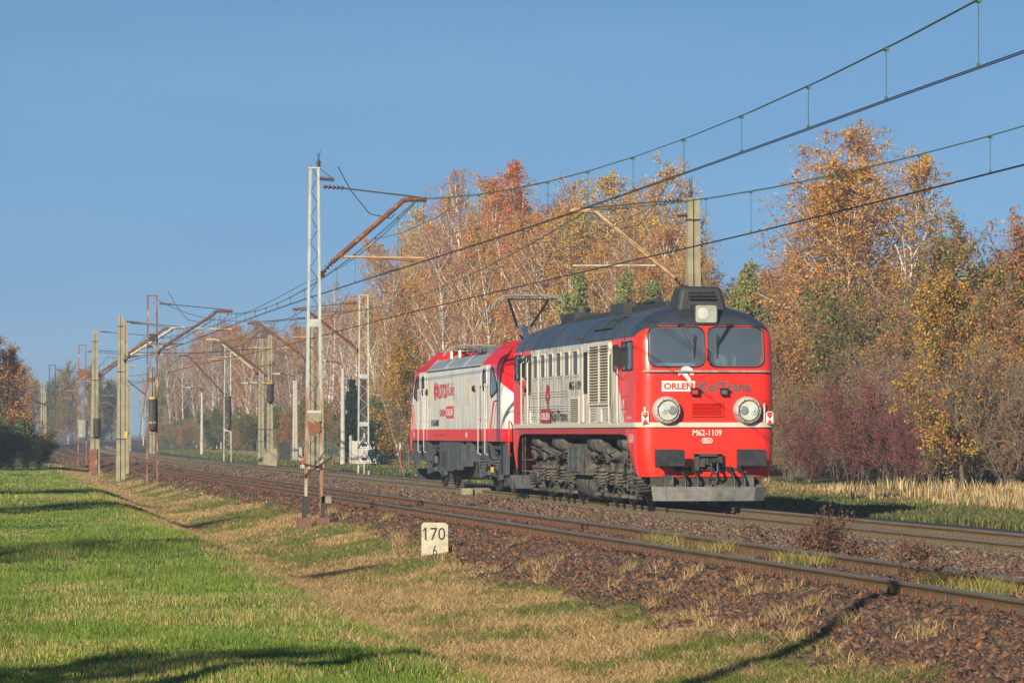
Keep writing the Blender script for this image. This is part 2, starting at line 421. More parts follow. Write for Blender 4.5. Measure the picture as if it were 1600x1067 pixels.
# ---------------------------------------------------------------- grass
def blades(n, sampler, h, w, colf, name, label, lean=.45, mat=None):
    X, Y = sampler(n); n = len(X); Z = ground_z(X, Y)
    lod = np.clip(Y/55, 1, 3.2)
    hh = h(X, Y)*(.5+.9*rng.rand(n)); ww = w*(.7+.6*rng.rand(n))*lod
    a = rng.rand(n)*2*math.pi; dx = np.cos(a); dy = np.sin(a)
    b = rng.rand(n)*2*math.pi; ln = lean*(.3+rng.rand(n))*hh; lx = np.cos(b)*ln; ly = np.sin(b)*ln
    V = np.zeros((n, 5, 3))
    V[:, 0] = np.stack([X-dx*ww/2, Y-dy*ww/2, Z-.01], 1); V[:, 1] = np.stack([X+dx*ww/2, Y+dy*ww/2, Z-.01], 1)
    V[:, 2] = np.stack([X+dx*ww*.4+lx*.35, Y+dy*ww*.4+ly*.35, Z+hh*.6], 1)
    V[:, 3] = np.stack([X-dx*ww*.4+lx*.35, Y-dy*ww*.4+ly*.35, Z+hh*.6], 1)
    V[:, 4] = np.stack([X+lx, Y+ly, Z+hh*.97], 1)
    i = np.arange(n)[:, None]*5
    F = np.concatenate([i+np.array([[0, 1, 2]]), i+np.array([[0, 2, 3]]), i+np.array([[3, 2, 4]])], 0)
    C = np.repeat(colf(X, Y), 5, 0)
    o = lnk(bpy.data.objects.new(name, np_mesh(name, V.reshape(-1, 3), F, mat or M_grass, C)))
    tag(o, label, 'grass', kind='stuff'); return o
M_grass = attr_mat('grass_blade', .7, .38, trans=.25, spec=.25)
TA = math.tan(RD(8.883))
def fr_sample(ymin, ymax, power, xlo, xhi, margin=2.5):
    def f(n):
        u = rng.rand(n); p = 1-power
        Y = (ymin**p+u*(ymax**p-ymin**p))**(1/p)
        L = Y*(math.tan(RD(8.883-7.66)))-margin; R_ = Y*math.tan(RD(8.883+7.66))+margin
        lo = np.maximum(L, xlo(Y)); hi = np.minimum(R_, xhi(Y)); k = hi > lo
        X = lo+(hi-lo)*rng.rand(n); return X[k], Y[k]
    return f
def pick(w, a, b): return np.where(w[:, None], np.array(a)[None], np.array(b)[None])
def lawn_col(X, Y):
    n = fbm(X*.55+2, Y*.28); r = rng.rand(len(X))
    n3 = fbm(X*.9+5, Y*.5, 3)[:, None]; c = (np.array([(.085, .165, .024)])*(1-n3)+np.array([(.13, .20, .03)])*n3)*(.75+.5*rng.rand(len(X), 1))*(.75+.7*fbm(X*2.6, Y*1.3)[:, None]) + np.array([(.035, .02, 0)])*rng.rand(len(X), 1)
    dry = r < np.clip((n-.47)*2.2+.8*(fbm(X*2.3, Y*1.1)-.5), .05, .5)
    return np.where(dry[:, None], np.array([(.42, .34, .13)])*(.6+.6*rng.rand(len(X), 1)), c)
def ditch_col(X, Y):
    n = fbm(X*.55, Y*.30+7); r = rng.rand(len(X)); x = X-curve(Y)-crest(Y)
    n2 = fbm(X*1.6+4, Y*.9); g = np.clip((n-.45)*4+(n2-.5)*2.6+.9*np.clip(1-np.hypot((X-8.3)/1.3, (Y-36.5)/3.2), 0, 1), 0, .88)*np.clip((x-1.2)/1.0, 0, 1)
    return np.where((r < g)[:, None], np.array([(.13, .17, .035)]), pick(rng.rand(len(X)) < .3+.5*(n2-.4), (.30, .19, .09), (.50, .36, .17)))*(.55+.75*rng.rand(len(X), 1))
blades(430000, fr_sample(24, 215, 1.9, lambda Y: -3+0*Y, lambda Y: crest(Y)+.35+1.5*rng.rand(len(Y))**2*fbm(Y*.7, 0*Y+9, 3)), lambda X, Y: .03+.20*np.clip(fbm(X*1.1, Y*.6)-.38, 0, 1), .0062, lawn_col, 'lawn_grass', 'green lawn grass with straw patches left of the ditch')
blades(320000, fr_sample(30, 235, 1.8, lambda Y: crest(Y)+.45-1.1*rng.rand(len(Y))**2, lambda Y: np.interp(Y, [0, 60, 80, 300], [9.5, 9.5, 10, 10])-.25+curve(Y)+.9*(fbm(0*Y+3, Y*.9)-.5)), lambda X, Y: .03+.11*fbm(X*1.6, Y*.9)**1.5, .0065, ditch_col, 'ditch_grass', 'dry straw grass with green patches on the ditch slopes', lean=1.3)
def tufts(X0, X1, Y0, Y1, n, rad):
    def f(m):
        cx = X0+(X1-X0)*rng.rand(n); cy = (1/Y0+rng.rand(n)*(1/Y1-1/Y0))**-1; k = rng.randint(0, n, m)
        return cx[k]+rng.randn(m)*rad, cy[k]+rng.randn(m)*rad*1.6
    return f
blades(3500, tufts(8.9, 10.3, 36, 100, 46, .08), lambda X, Y: .16+0*X, .008, lambda X, Y: np.array([(.42, .29, .14)])*(.5+.8*rng.rand(len(X), 1)), 'dry_tufts', 'pale dry grass tufts growing out of the near ballast', lean=.9)
blades(3600, tufts(11.2, 12.2, 38, 62, 20, .12), lambda X, Y: .20+0*X, .008, lambda X, Y: pick(rng.rand(len(X)) < .5, (.13, .16, .03), (.38, .27, .1)), 'green_tufts', 'thin green and straw tufts between the empty track rails', lean=.7)
blades(150000, fr_sample(60, 420, 1.5, lambda Y: 21.2+curve(Y), lambda Y: 30+curve(Y)), lambda X, Y: .08+.22*np.clip(fbm(X*.5, Y*.3)-.35, 0, 1), .02, lambda X, Y: pick(rng.rand(len(X)) < np.clip((X-curve(Y)-24)/4, .12, .9), (.30, .22, .09), (.105, .13, .04))*(.5+.7*rng.rand(len(X), 1)), 'verge_grass', 'low green grass verge behind the far track')
def reedpos(n):
    Y = 66+rng.rand(n)*75; x = 25.6+6.5*rng.rand(n)**.8; k = fbm(x*.6, Y*.25) > .37+.42*np.clip((Y-86)/24, 0, 1)+.07*rng.randn(n)
    return x[k], Y[k]
blades(60000, reedpos, lambda X, Y: .85*(.50+.22*np.clip((X-26)/4, 0, 1)+.9*(fbm(X*.9, Y*.45)-.5))*np.clip(1.25-(Y-68)/60, .3, 1), .016, lambda X, Y: pick(rng.rand(len(X)) < .22, (.20, .19, .06), (.56, .40, .21))*(.45+.8*rng.rand(len(X), 1)), 'dry_reeds', 'tall straw coloured reeds at the foot of the trees on the right', lean=.30)
# ---------------------------------------------------------------- red and white diesel locomotive
def livery(name, red, white, rough=.35, f=None, dirtc=(.16, .13, .09), hi=.54, cut=False):
    """two true paint colours split by a line on the body: mask = f(y, z) > 0 -> white"""
    m, nt, b = new_mat(name); b.inputs['Roughness'].default_value = rough; b.inputs['Coat Weight'].default_value = .15; b.inputs['Coat Roughness'].default_value = .2
    tc = N(nt, 'ShaderNodeTexCoord'); sp = N(nt, 'ShaderNodeSeparateXYZ'); nt.links.new(tc.outputs['Object'], sp.inputs[0])
    def mth(op, a, bb=None):
        n = N(nt, 'ShaderNodeMath', operation=op)
        for i, v in enumerate((a, bb)):
            if v is None: continue
            if isinstance(v, (int, float)): n.inputs[i].default_value = v
            else: nt.links.new(v, n.inputs[i])
        return n.outputs[0]
    mask = f(mth, sp.outputs[1], sp.outputs[2])
    mp = N(nt, 'ShaderNodeMapping'); mp.inputs['Scale'].default_value = (1, 1, .14); nt.links.new(tc.outputs['Object'], mp.inputs[0])
    nz = N(nt, 'ShaderNodeTexNoise'); nz.inputs['Scale'].default_value = 7; nz.inputs['Detail'].default_value = 7; nt.links.new(mp.outputs[0], nz.inputs[0])
    wd = ramp(nt, nz.outputs[0], [(.40, white), (.52, tuple(x*.86 for x in white)), (hi+.12, dirtc)])
    n2 = N(nt, 'ShaderNodeTexNoise'); n2.inputs['Scale'].default_value = 1.6; n2.inputs['Detail'].default_value = 6; nt.links.new(tc.outputs['Object'], n2.inputs[0])
    rd = ramp(nt, n2.outputs[0], [(.4, red), (.7, tuple(x*.86+.006 for x in red))])
    mx = N(nt, 'ShaderNodeMix', data_type='RGBA'); nt.links.new(mask, mx.inputs[0]); nt.links.new(rd, mx.inputs[6]); nt.links.new(wd, mx.inputs[7])
    nt.links.new(mx.outputs[2], b.inputs['Base Color'])
    bp = N(nt, 'ShaderNodeBump'); bp.inputs['Strength'].default_value = .12; bp.inputs['Distance'].default_value = .03
    n3 = N(nt, 'ShaderNodeTexNoise'); n3.inputs['Scale'].default_value = 1.8; nt.links.new(tc.outputs['Object'], n3.inputs[0]); nt.links.new(n3.outputs[0], bp.inputs['Height'])
    nt.links.new(bp.outputs[0], b.inputs['Normal'])
    if cut:   # real openings behind the windscreens
        x = mth('ABSOLUTE', sp.outputs[0]); z = sp.outputs[2]; y = sp.outputs[1]
        op = None
        for t in (mth('GREATER_THAN', x, .06), mth('LESS_THAN', x, 1.20), mth('GREATER_THAN', z, 2.99), mth('LESS_THAN', z, 3.785), mth('LESS_THAN', y, .6)):
            op = t if op is None else mth('MULTIPLY', op, t)
        tr = N(nt, 'ShaderNodeBsdfTransparent'); ms = N(nt, 'ShaderNodeMixShader'); nt.links.new(op, ms.inputs[0])
        nt.links.new(b.outputs[0], ms.inputs[1]); nt.links.new(tr.outputs[0], ms.inputs[2]); nt.links.new(ms.outputs[0], nt.nodes['Material Output'].inputs[0])
    return m
RED = (.72, .022, .008); WHT = (.55, .52, .44)
def f_m62(mth, y, z):
    # distance from the nearer end, white where beyond the slanting line
    d = mth('MINIMUM', y, mth('SUBTRACT', 17.15, y))
    line = mth('ADD', mth('MULTIPLY', mth('SUBTRACT', z, 1.8), .85), 1.55)   # y of the line
    a = mth('GREATER_THAN', d, line); b = mth('LESS_THAN', z, 3.62); c = mth('GREATER_THAN', z, 1.685)
    return mth('MULTIPLY', mth('MULTIPLY', a, b), c)
M_liv = livery('red_white_paint', RED, WHT, f=f_m62, cut=True)
M_red = pm('red_paint', RED, tuple(x*.85 for x in RED), 3, .35, coat=.2, dirt=((.30, .05, .04), 4, .62))
M_redd = pm('red_frame_paint', (.45, .03, .025), (.36, .035, .03), 3, .5, dirt=((.14, .07, .06), 5, .55))
M_wht = pm('cream_white_paint', WHT, tuple(x*.84 for x in WHT), 6, .5, stretch=(1, 1, .2), dirt=((.25, .2, .14), 6, .62))
M_louv = pm('cream_louvre_paint', (.42, .39, .30), (.30, .27, .20), 5, .6, stretch=(1, 1, .4))
M_roof = pm('weathered_black_roof', (.022, .027, .035), (.045, .055, .07), 1.2, .36, bump=.15, stretch=(.25, 1, .25), lo=.4, hi=.65)
M_roofm = pm('matt_black_roof', (.016, .018, .019), (.030, .033, .034), 5, .6, bump=.2)
M_gasket = pm('black_rubber', (.012, .012, .013), None, 8, .5)
def glass_mat(name, c=(.02, .025, .028), r=.05):
    m, nt, b = new_mat(name); b.inputs['Roughness'].default_value = r; b.inputs['Specular IOR Level'].default_value = .8
    tc = N(nt, 'ShaderNodeTexCoord'); nz = N(nt, 'ShaderNodeTexNoise'); nz.inputs['Scale'].default_value = 1.5; nt.links.new(tc.outputs['Object'], nz.inputs[0])
    nt.links.new(ramp(nt, nz.outputs[0], [(.3, c), (.7, tuple(x*1.6 for x in c))]), b.inputs['Base Color']); return m
M_glass = glass_mat('dark_window_glass')
M_glassd = glass_mat('dusty_window_glass', (.035, .03, .026), .3)
def clear_glass(name):
    m, nt, b = new_mat(name); nt.nodes.remove(b)
    gl = N(nt, 'ShaderNodeBsdfGlossy'); gl.inputs['Roughness'].default_value = .03; gl.inputs[0].default_value = (.9, .95, 1, 1)
    tr = N(nt, 'ShaderNodeBsdfTransparent'); tr.inputs[0].default_value = (.75, .85, .88, 1)
    mx = N(nt, 'ShaderNodeMixShader'); mx.inputs[0].default_value = .16
    df = N(nt, 'ShaderNodeBsdfDiffuse'); tc = N(nt, 'ShaderNodeTexCoord'); nz = N(nt, 'ShaderNodeTexNoise'); nz.inputs['Scale'].default_value = 2; nt.links.new(tc.outputs['Object'], nz.inputs[0])
    nt.links.new(ramp(nt, nz.outputs[0], [(.3, (.28, .36, .42)), (.7, (.38, .46, .52))]), df.inputs[0])
    m2 = N(nt, 'ShaderNodeMixShader'); m2.inputs[0].default_value = .15
    nt.links.new(tr.outputs[0], mx.inputs[1]); nt.links.new(gl.outputs[0], mx.inputs[2])
    nt.links.new(mx.outputs[0], m2.inputs[1]); nt.links.new(df.outputs[0], m2.inputs[2])
    nt.links.new(m2.outputs[0], nt.nodes['Material Output'].inputs[0]); return m
M_wind = clear_glass('dusty_windscreen_glass')
M_under = pm('dusty_underframe_grey', (.125, .115, .095), (.045, .042, .038), 5, .9, bump=.3, lo=.4, hi=.6, dirt=((.018, .016, .015), 4, .50))
M_under2 = pm('oily_underframe_dark', (.035, .033, .030), (.055, .05, .042), 4, .8, bump=.2)
M_wheel = pm('wheel_steel', (.07, .05, .035), (.045, .035, .028), 8, .6, .4)
M_tyre = pm('wheel_tread_steel', (.30, .29, .28), (.2, .19, .18), 8, .35, .8)
M_plow = pm('scuffed_grey_plate', (.13, .13, .125), (.19, .19, .18), 7, .7, bump=.2, dirt=((.05, .05, .05), 3, .56))
M_buf = pm('greasy_buffer_steel', (.055, .06, .065), (.03, .03, .032), 5, .45, .5)
M_lens = pm('lamp_glass', (.45, .50, .52), (.42, .46, .46), 3, .1)
M_lensg = pm('grey_lamp_glass', (.20, .21, .21), (.15, .16, .16), 3, .15)
M_refl = pm('cream_reflector', (.50, .50, .42), (.40, .41, .35), 5, .25)
M_greyt = pm('grey_lettering_paint', (.085, .10, .105), None, 6, .5)
M_blackt = pm('black_lettering_paint', (.02, .02, .022), None, 6, .5)
M_whitet = pm('white_lettering_paint', (.75, .72, .66), (.62, .6, .55), 8, .5)
M_dredt = pm('dark_red_lettering_paint', (.40, .015, .03), None, 6, .5)
M_grey = pm('grey_lamp_body', (.42, .40, .38), (.33, .31, .29), 6, .5)

def text(s, w, h, c, facing, mat, parent, name='lettering', bold=0.0, ext=.002):
    """lettering w x h metres centred at c; facing 'side' (-X) or 'front' (-Y)"""
    cu = bpy.data.curves.new(name, 'FONT'); cu.body = s; cu.size = 1; cu.offset = bold; cu.extrude = 0; cu.resolution_u = 3
    t = bpy.data.objects.new(name, cu); COL.objects.link(t)
    bpy.context.view_layer.update()
    me = bpy.data.meshes.new_from_object(t.evaluated_get(bpy.context.evaluated_depsgraph_get()))
    bpy.data.objects.remove(t); bpy.data.curves.remove(cu)
    me.name = name; n = len(me.vertices); co = np.zeros(n*3, dtype=np.float32); me.vertices.foreach_get('co', co); co = co.reshape(n, 3)
    mn = co.min(0); mx = co.max(0); x = (co[:, 0]-(mn[0]+mx[0])/2)*w/(mx[0]-mn[0]); y = (co[:, 1]-(mn[1]+mx[1])/2)*h/(mx[1]-mn[1])
    if facing == 'side': P = np.stack([np.full(n, c[0]), c[1]-x, c[2]+y], 1)
    else: P = np.stack([c[0]+x, np.full(n, c[1]), c[2]+y], 1)
    me.vertices.foreach_set('co', P.astype(np.float32).ravel()); me.materials.clear(); me.materials.append(mat); me.update()
    return lnk(bpy.data.objects.new(name, me), parent)

class Shell:
    def __init__(s, W, F, R, L): s.W = W; s.F = F; s.R = R; s.L = L
    def pos(s, col, z):
        W = s.W(z); F = s.F(z); R = min(s.R(z), W*.98); k, sd, t, e = col
        if k == 's': q = (t-.4)/(s.L/2-.4); y = F+R+q*(s.L/2-F-R); x = sd*W
        elif k == 'a': x = sd*(W-R+R*math.sin(t)); y = F+R-R*math.cos(t)
        else: x = t*(W-R); y = F
        if e: y = s.L-y
        return (x, y, z)
    def cols(s, ys, na=7, nf=5):
        half = lambda e: [('s', -1, y, e) for y in ys[::-1]] + [('a', -1, math.pi/2*(1-k/na), e) for k in range(na)] + \
            [('f', 0, t, e) for t in np.linspace(-1, 1, nf)] + [('a', 1, math.pi/2*(k+1)/na, e) for k in range(na)] + [('s', 1, y, e) for y in ys]
        return half(0), half(1)
    def loft(s, mb, ys, zb, zt, nz, mat=0, smooth=True):
        for cols in s.cols(ys):
            vs = []; fs = []; n = len(cols)
            for c in cols:
                p0 = s.pos(c, 1.6); d = min(p0[1], s.L-p0[1]); a = zb(c, d); b = zt(c, d)
                for j in range(nz+1):
                    u = j/nz; vs.append(s.pos(c, a+(b-a)*u))
            for i in range(n-1):
                for j in range(nz):
                    k = i*(nz+1)+j; f = (k, k+nz+1, k+nz+2, k+1)
                    fs.append(f if cols[0][3] == 0 else f[::-1])
            mb.add(vs, fs, mat, smooth)
    def fy(s, x, z):
        W = s.W(z); F = s.F(z); R = min(s.R(z), W*.98); a = abs(x)-(W-R)
        return F + (0 if a <= 0 else R-math.sqrt(max(R*R-a*a, 0)))
def rrect(x0, x1, z0, z1, r, n=6):
    P = []
    for (cx, cz, a0) in ((x1-r, z1-r, 0), (x0+r, z1-r, 90), (x0+r, z0+r, 180), (x1-r, z0+r, 270)):
        for k in range(n+1):
            a = RD(a0+90*k/n); P.append((cx+r*math.cos(a), cz+r*math.sin(a)))
    return P
def front_patch(mb, sh, outline, off, mat=0, rings=6):
    cx = sum(p[0] for p in outline)/len(outline); cz = sum(p[1] for p in outline)/len(outline); n = len(outline); vs = []; fs = []
    for k in range(rings+1):
        t = k/rings
        for p in outline:
            x = cx+(p[0]-cx)*(1-t*.999); z = cz+(p[1]-cz)*(1-t*.999); vs.append((x, sh.fy(x, z)-off, z))
    for k in range(rings):
        for i in range(n):
            j = (i+1) % n; fs.append((k*n+i, (k+1)*n+i, (k+1)*n+j, k*n+j))
    mb.add(vs, [f[::-1] for f in fs], mat, True)
def front_ring(mb, sh, o1, o2, off, off2, mat=0):
    n = len(o1); vs = [(x, sh.fy(x, z)-off2, z) for x, z in o2]+[(x, sh.fy(x, z)-off, z) for x, z in [( (a[0]+b[0])/2, (a[1]+b[1])/2) for a, b in zip(o1, o2)]]+[(x, sh.fy(x, z)-off2, z) for x, z in o1]
    fs = []
    for k in range(2):
        for i in range(n):
            j = (i+1) % n; fs.append((k*n+i, k*n+j, (k+1)*n+j, (k+1)*n+i))
    mb.add(vs, fs, mat, True)

M62 = thing('diesel_locomotive', 'red nosed diesel locomotive with cream sides and black roof, leading the pair', 'locomotive', (16.4, 78.4, 0))
L = 17.15
def W62(z):
    if z < 1.25: return 1.475-.085*((1.25-z)/.6)**1.5
    if z <= 3.55: return 1.475
    return 1.475*math.sqrt(max(1-((z-3.55)/.79)**2, .0004))
def F62(z):
    if z <= 2.87: return .02*max(0, (1.2-z))
    if z <= 3.83: return .15*((z-2.87)/.96)
    t = min((z-3.83)/.505, 1); return .15+1.0*(1-math.sqrt(max(1-t*t, 0)))
def R62(z): return .34 + (0 if z < 3.6 else (z-3.6)*.55)
S62 = Shell(W62, F62, R62, L)
ysd = [.4, .6, .8, 1.0, 1.2, 1.35, 1.36, 2.2, 3.2, 4.5, 6, 7.2, L/2]
def zb62(c, d):
    if c[0] != 's' or d <= .5: return .66
    return 1.56 if d > 1.35 else .66+.90*(d-.5)/.85
def eave(c, d):
    if c[0] == 'f': return 3.83
    if c[0] == 'a': return 3.60+.23*(math.cos(c[2]))**1.3
    return 3.60
m = MB(); S62.loft(m, ysd, zb62, eave, 22, 0); body = m.build('body', M_liv, M62)
m = MB(); S62.loft(m, [.4, .8, 1.2, 2, 3.2, 5, 7, L/2], eave, lambda c, d: 4.338, 20, 0); roof = m.build('roof', M_roof, M62)
# roof panel seams
m = MB()
for y in (1.5, 3.0, 6.75, 11.2, 13.6, 15.4):
    pts = [(W62(z)*s+.006*s, y, z+.006) for s, zs in ((-1, np.linspace(3.56, 4.335, 14)), (1, np.linspace(4.335, 3.56, 14))) for z in zs]
    for p, q in zip(pts[:-1], pts[1:]): m.bar(p, q, .05, .018)
m.build('roof_seam', M_roofm, roof)
# dark interior and cab floor seen through the windscreens
m = MB(); m.bb(-1.2, 1.2, 2.0, 2.05, 1.8, 3.75, 1); m.bb(-1.25, 1.25, .45, 1.2, 1.9, 2.93, 0); m.bb(-1.0, -.2, .30, .7, 2.93, 3.05, 2); m.bb(.45, .9, 1.3, 1.6, 2.6, 3.3, 0)
m.build('cab_interior', [pm('cab_desk_grey', (.10, .13, .14), None, 4, .6), pm('cab_wall_green', (.16, .20, .19), None, 2, .7), pm('cab_blue_cloth', (.08, .28, .36), None, 4, .7)], M62)
# windscreens
for sx in (-1, 1):
    x0, x1 = (-1.22, -.055) if sx < 0 else (.055, 1.22)
    o1 = rrect(x0, x1, 2.98, 3.79, .16); cx, cz = (x0+x1)/2, 3.385
    o2 = rrect(x0-.035, x1+.035, 2.945, 3.825, .19)
    m = MB(); front_patch(m, S62, o1, .008); w = m.build('windscreen', M_wind, M62)
    m = MB(); front_ring(m, S62, o1, o2, .030, .004); m.build('window_seal', M_gasket, w)
    m = MB(); px = -.55 if sx < 0 else .50   # wiper from the roof edge
    a = (px, S62.fy(px, 3.86)-.05, 3.86); b_ = (px+(.28 if sx < 0 else -.28), S62.fy(px, 3.4)-.07, 3.41)
    m.bar(a, b_, .02, .02); m.bar((a[0]+.05, a[1], a[2]), b_, .016, .016); m.box(a, (.12, .05, .05)); m.bar((b_[0], b_[1], b_[2]+.24), (b_[0], b_[1]+.01, b_[2]-.26), .022, .022)
    m.build('wiper', M_gasket, M62)
# cut the body behind windscreens: openings are covered by dark glass backing that is part of the body look
# visor bar below windows, handle, white belt line
m = MB(); n = 24
for i in range(n):
    xa = -1.36+2.72*i/n; xb = -1.36+2.72*(i+1)/n; zz = 2.865
    m.prism([(xa, S62.fy(xa, zz)+.01, zz), (xb, S62.fy(xb, zz)+.01, zz), (xb, S62.fy(xb, zz)-.075, zz-.01), (xa, S62.fy(xa, zz)-.075, zz-.01)], (0, 0, .03))
m.build('visor_bar', pm('scuffed_visor_paint', (.25, .15, .14), (.40, .35, .32), 12, .5), M62)
m = MB(); m.tube([(0, -.0, 3.34), (0, -.07, 3.33), (0, -.07, 3.14), (0, 0, 3.12)], .014, 6); m.build('grab_handle', M_gasket, M62)
def belt(mb, z0, z1, off, y1, side_only=None):
    cols = [('s', -1, y, 0) for y in np.linspace(y1, .4, 12)]+[('a', -1, math.pi/2*(1-k/8), 0) for k in range(8)]+[('f', 0, t, 0) for t in (-1, 0, 1)]+[('a', 1, math.pi/2*(k+1)/8, 0) for k in range(8)]+[('s', 1, y, 0) for y in np.linspace(.4, y1, 12)]
    pts = []
    for c in cols:
        x, y, z = S62.pos(c, z1); a = 0
        if c[0] == 's': nx, ny = c[1], 0
        elif c[0] == 'a': nx, ny = c[1]*math.sin(c[2]), -math.cos(c[2])
        else: nx, ny = 0, -1
        pts.append((x, y, nx, ny))
    vs = []; fs = []
    for (x, y, nx, ny) in pts: vs += [(x, y, z0), (x+nx*off, y+ny*off, z0), (x+nx*off, y+ny*off, z1), (x, y, z1)]
    for i in range(len(pts)-1):
        for k in range(4):
            k2 = (k+1) % 4; fs.append((i*4+k, i*4+k2, (i+1)*4+k2, (i+1)*4+k))
    mb.add(vs, [f[::-1] for f in fs], 0)
m = MB(); belt(m, 1.70, 1.80, .045, L-.5); m.build('belt_rail', M_wht, M62)
# lower frame edge (red) along the side
m = MB()
for s in (-1, 1): m.bb(s*1.475, s*1.490, 1.3, L-1.3, 1.555, 1.695)
m.build('frame_edge', M_redd, M62)
# roof headlight housing
m = MB()
P0 = [(-.58, .42, 3.98), (.58, .42, 3.98), (.44, .62, 4.68), (-.44, .62, 4.68)]; P1 = [(-.58, 1.55, 4.1), (.58, 1.55, 4.1), (.44, 1.35, 4.68), (-.44, 1.35, 4.68)]
m.add(P0+P1, [(0, 1, 2, 3), (7, 6, 5, 4), (0, 4, 5, 1), (1, 5, 6, 2), (2, 6, 7, 3), (3, 7, 4, 0)])
hs = m.build('roof_lamp_housing', M_roofm, M62)
bv = hs.modifiers.new('b', 'BEVEL'); bv.width = .09; bv.segments = 3
m = MB()
for i in range(10):
    for j in range(3): m.box((-.27+.06*i, .60-.155+.03*j*1.6+.03, 4.40+.066*j+.02), (.036, .06, .042))
m.build('air_grille', M_black if 'M_black' in globals() else MT['black'], hs)
m = MB(); o1 = rrect(-.26, .26, 3.86, 4.30, .07); m.prism([(x, .10, z) for x, z in o1], (0, .5, 0)); m.build('headlamp_box', M_roofm, M62)
m = MB(); o1 = rrect(-.225, .225, 3.90, 4.26, .05); m.prism([(x, .075, z) for x, z in o1], (0, .03, 0), 0)
m.lathe([(.16, 0), (.165, -.012), (.12, -.02)], (-.07, .07, 4.09), (0, -1, 0), 20, 1); m.lathe([(.0, -.006), (.12, -.006)], (-.07, .07, 4.09), (0, 1, 0), 20, 2); m.cyl((-.07, .08, 4.09), (-.07, .055, 4.09), .035, 12, 3)
m.build('headlamp', [pm('lamp_cream', (.32, .34, .30), (.26, .27, .24), 4, .25), M_grey, M_refl, M_lens], M62)
# two round headlights
for sx in (-1, 1):
    cx = sx*.865-.01; m = MB()
    m.lathe([(.305, -.0), (.285, .26), (.262, .31), (.225, .325), (.215, .31)], (cx, .12, 2.05), (0, -1, 0), 32, 0); o = m.build('headlight', M_grey, M62)
    m = MB(); m.lathe([(0.0, .305), (.216, .305)], (cx, .12, 2.05), (0, -1, 0), 32, 0)
    m.lathe([(.205, .312), (.224, .332), (.212, .336)], (cx, .12, 2.05), (0, -1, 0), 32, 3)
    for k, (dx, mt) in enumerate(((-.10*1, 1), (.10, 2))):
        if sx > 0: mt = 3-mt
        c = (cx+dx, .12, 2.05+(.0)); m.lathe([(.095, .307), (.09, .32), (.055, .314), (0, .318)], c, (0, -1, 0), 20, {1: 1, 2: 2}[mt])
        if mt == 1: m.lathe([(.045, .32), (.03, .34), (0, .345)], c, (0, -1, 0), 12, 1)
    for k in range(8):
        a = k*math.pi/4+.4; m.cyl((cx+.245*math.cos(a), -.185, 2.05+.245*math.sin(a)), (cx+.245*math.cos(a), -.207, 2.05+.245*math.sin(a)), .012, 6, 3)
    m.build('lens', [M_refl, M_lens, M_lensg, MT['black']], o)
# small black floodlights
for cx in (-.29, .34):
    m = MB(); m.box((cx, -.10, 2.44), (.15, .10, .12)); m.box((cx, -.13, 2.51), (.19, .12, .02)); m.bar((cx, 0, 2.35), (cx, -.1, 2.38), .03); o = m.build('floodlight', M_gasket, M62)
    m = MB(); m.box((cx, -.155, 2.435), (.12, .012, .09)); m.build('lens', M_greyt if cx > 0 else M_redd, o)
# grille in the nose
m = MB(); X0, X1, Z0, Z1 = -.32, .31, 1.95, 2.20
m.bb(X0, X1, -.012, -.004, Z0, Z1, 1)
for (a, b, c, d) in ((X0-.03, X1+.03, Z0-.03, Z0), (X0-.03, X1+.03, Z1, Z1+.03), (X0-.03, X0, Z0, Z1), (X1, X1+.03, Z0, Z1)): m.bb(a, b, -.045, 0, c, d, 0)
for k in range(8): m.box(((X0+X1)/2, -.028, Z0+.02+k*.03), (X1-X0, .03, .008), 0, Matrix.Rotation(.5, 3, 'X'))
m.build('nose_grille', [M_red, MT['black']], M62)
# lettering on the nose
m = MB(); m.bb(-.97, -.26, -.006, -.003, 2.45, 2.67); b_ = m.build('white_panel', M_whitet, M62)
text('ORLEN', .62, .14, (-.615, -.008, 2.56), 'front', M_red, b_, bold=.035)
text('KolTrans', 1.09, .21, (.38, -.010, 2.55), 'front', M_greyt, M62, bold=.03)
text('M62-1109', .62, .125, (.0, -.006, 1.585), 'front', M_whitet, M62, bold=.004)
text('850kN', .15, .07, (.0, -.006, 1.42), 'front', M_whitet, M62, bold=.01)
m = MB(); oo = rrect(-.115, .115, 1.365, 1.475, .054, 5); oi = rrect(-.10, .10, 1.38, 1.46, .039, 5); n = len(oo)
m.add([(x, -.004, z) for x, z in oo]+[(x, -.004, z) for x, z in oi], [(i, (i+1) % n, (i+1) % n+n, i+n) for i in range(n)]); m.build('oval_mark', M_whitet, M62)
def emblem(parent, ox, oz, s, mat, facing='front', yy=-.006):
    arch = [(-.17, -.045), (-.155, .0), (-.12, .02), (-.10, .075), (-.05, .10), (.03, .10), (.09, .06), (.13, -.02), (.12, -.055), (.06, -.055), (.045, -.02), (.0, .005), (-.03, .012), (-.09, -.01), (-.13, -.06), (-.165, -.085)]
    diag = [(-.10, -.03), (.0, -.03), (.07, -.13), (.065, -.20), (.04, -.215), (-.02, -.12)]
    mb = MB()
    for poly in (arch, diag):
        if facing == 'front': mb.add([(ox+a*s, yy-(.001 if poly is diag else 0), oz+b*s) for a, b in poly], [tuple(range(len(poly)))])
        else: mb.add([(yy-(.001 if poly is diag else 0), ox-a*s*.9, oz+b*s) for a, b in poly], [tuple(range(len(poly)))])
    mb.build('emblem', mat, parent)
emblem(M62, -.43, 2.86, 1.15, M_whitet, yy=-.012)
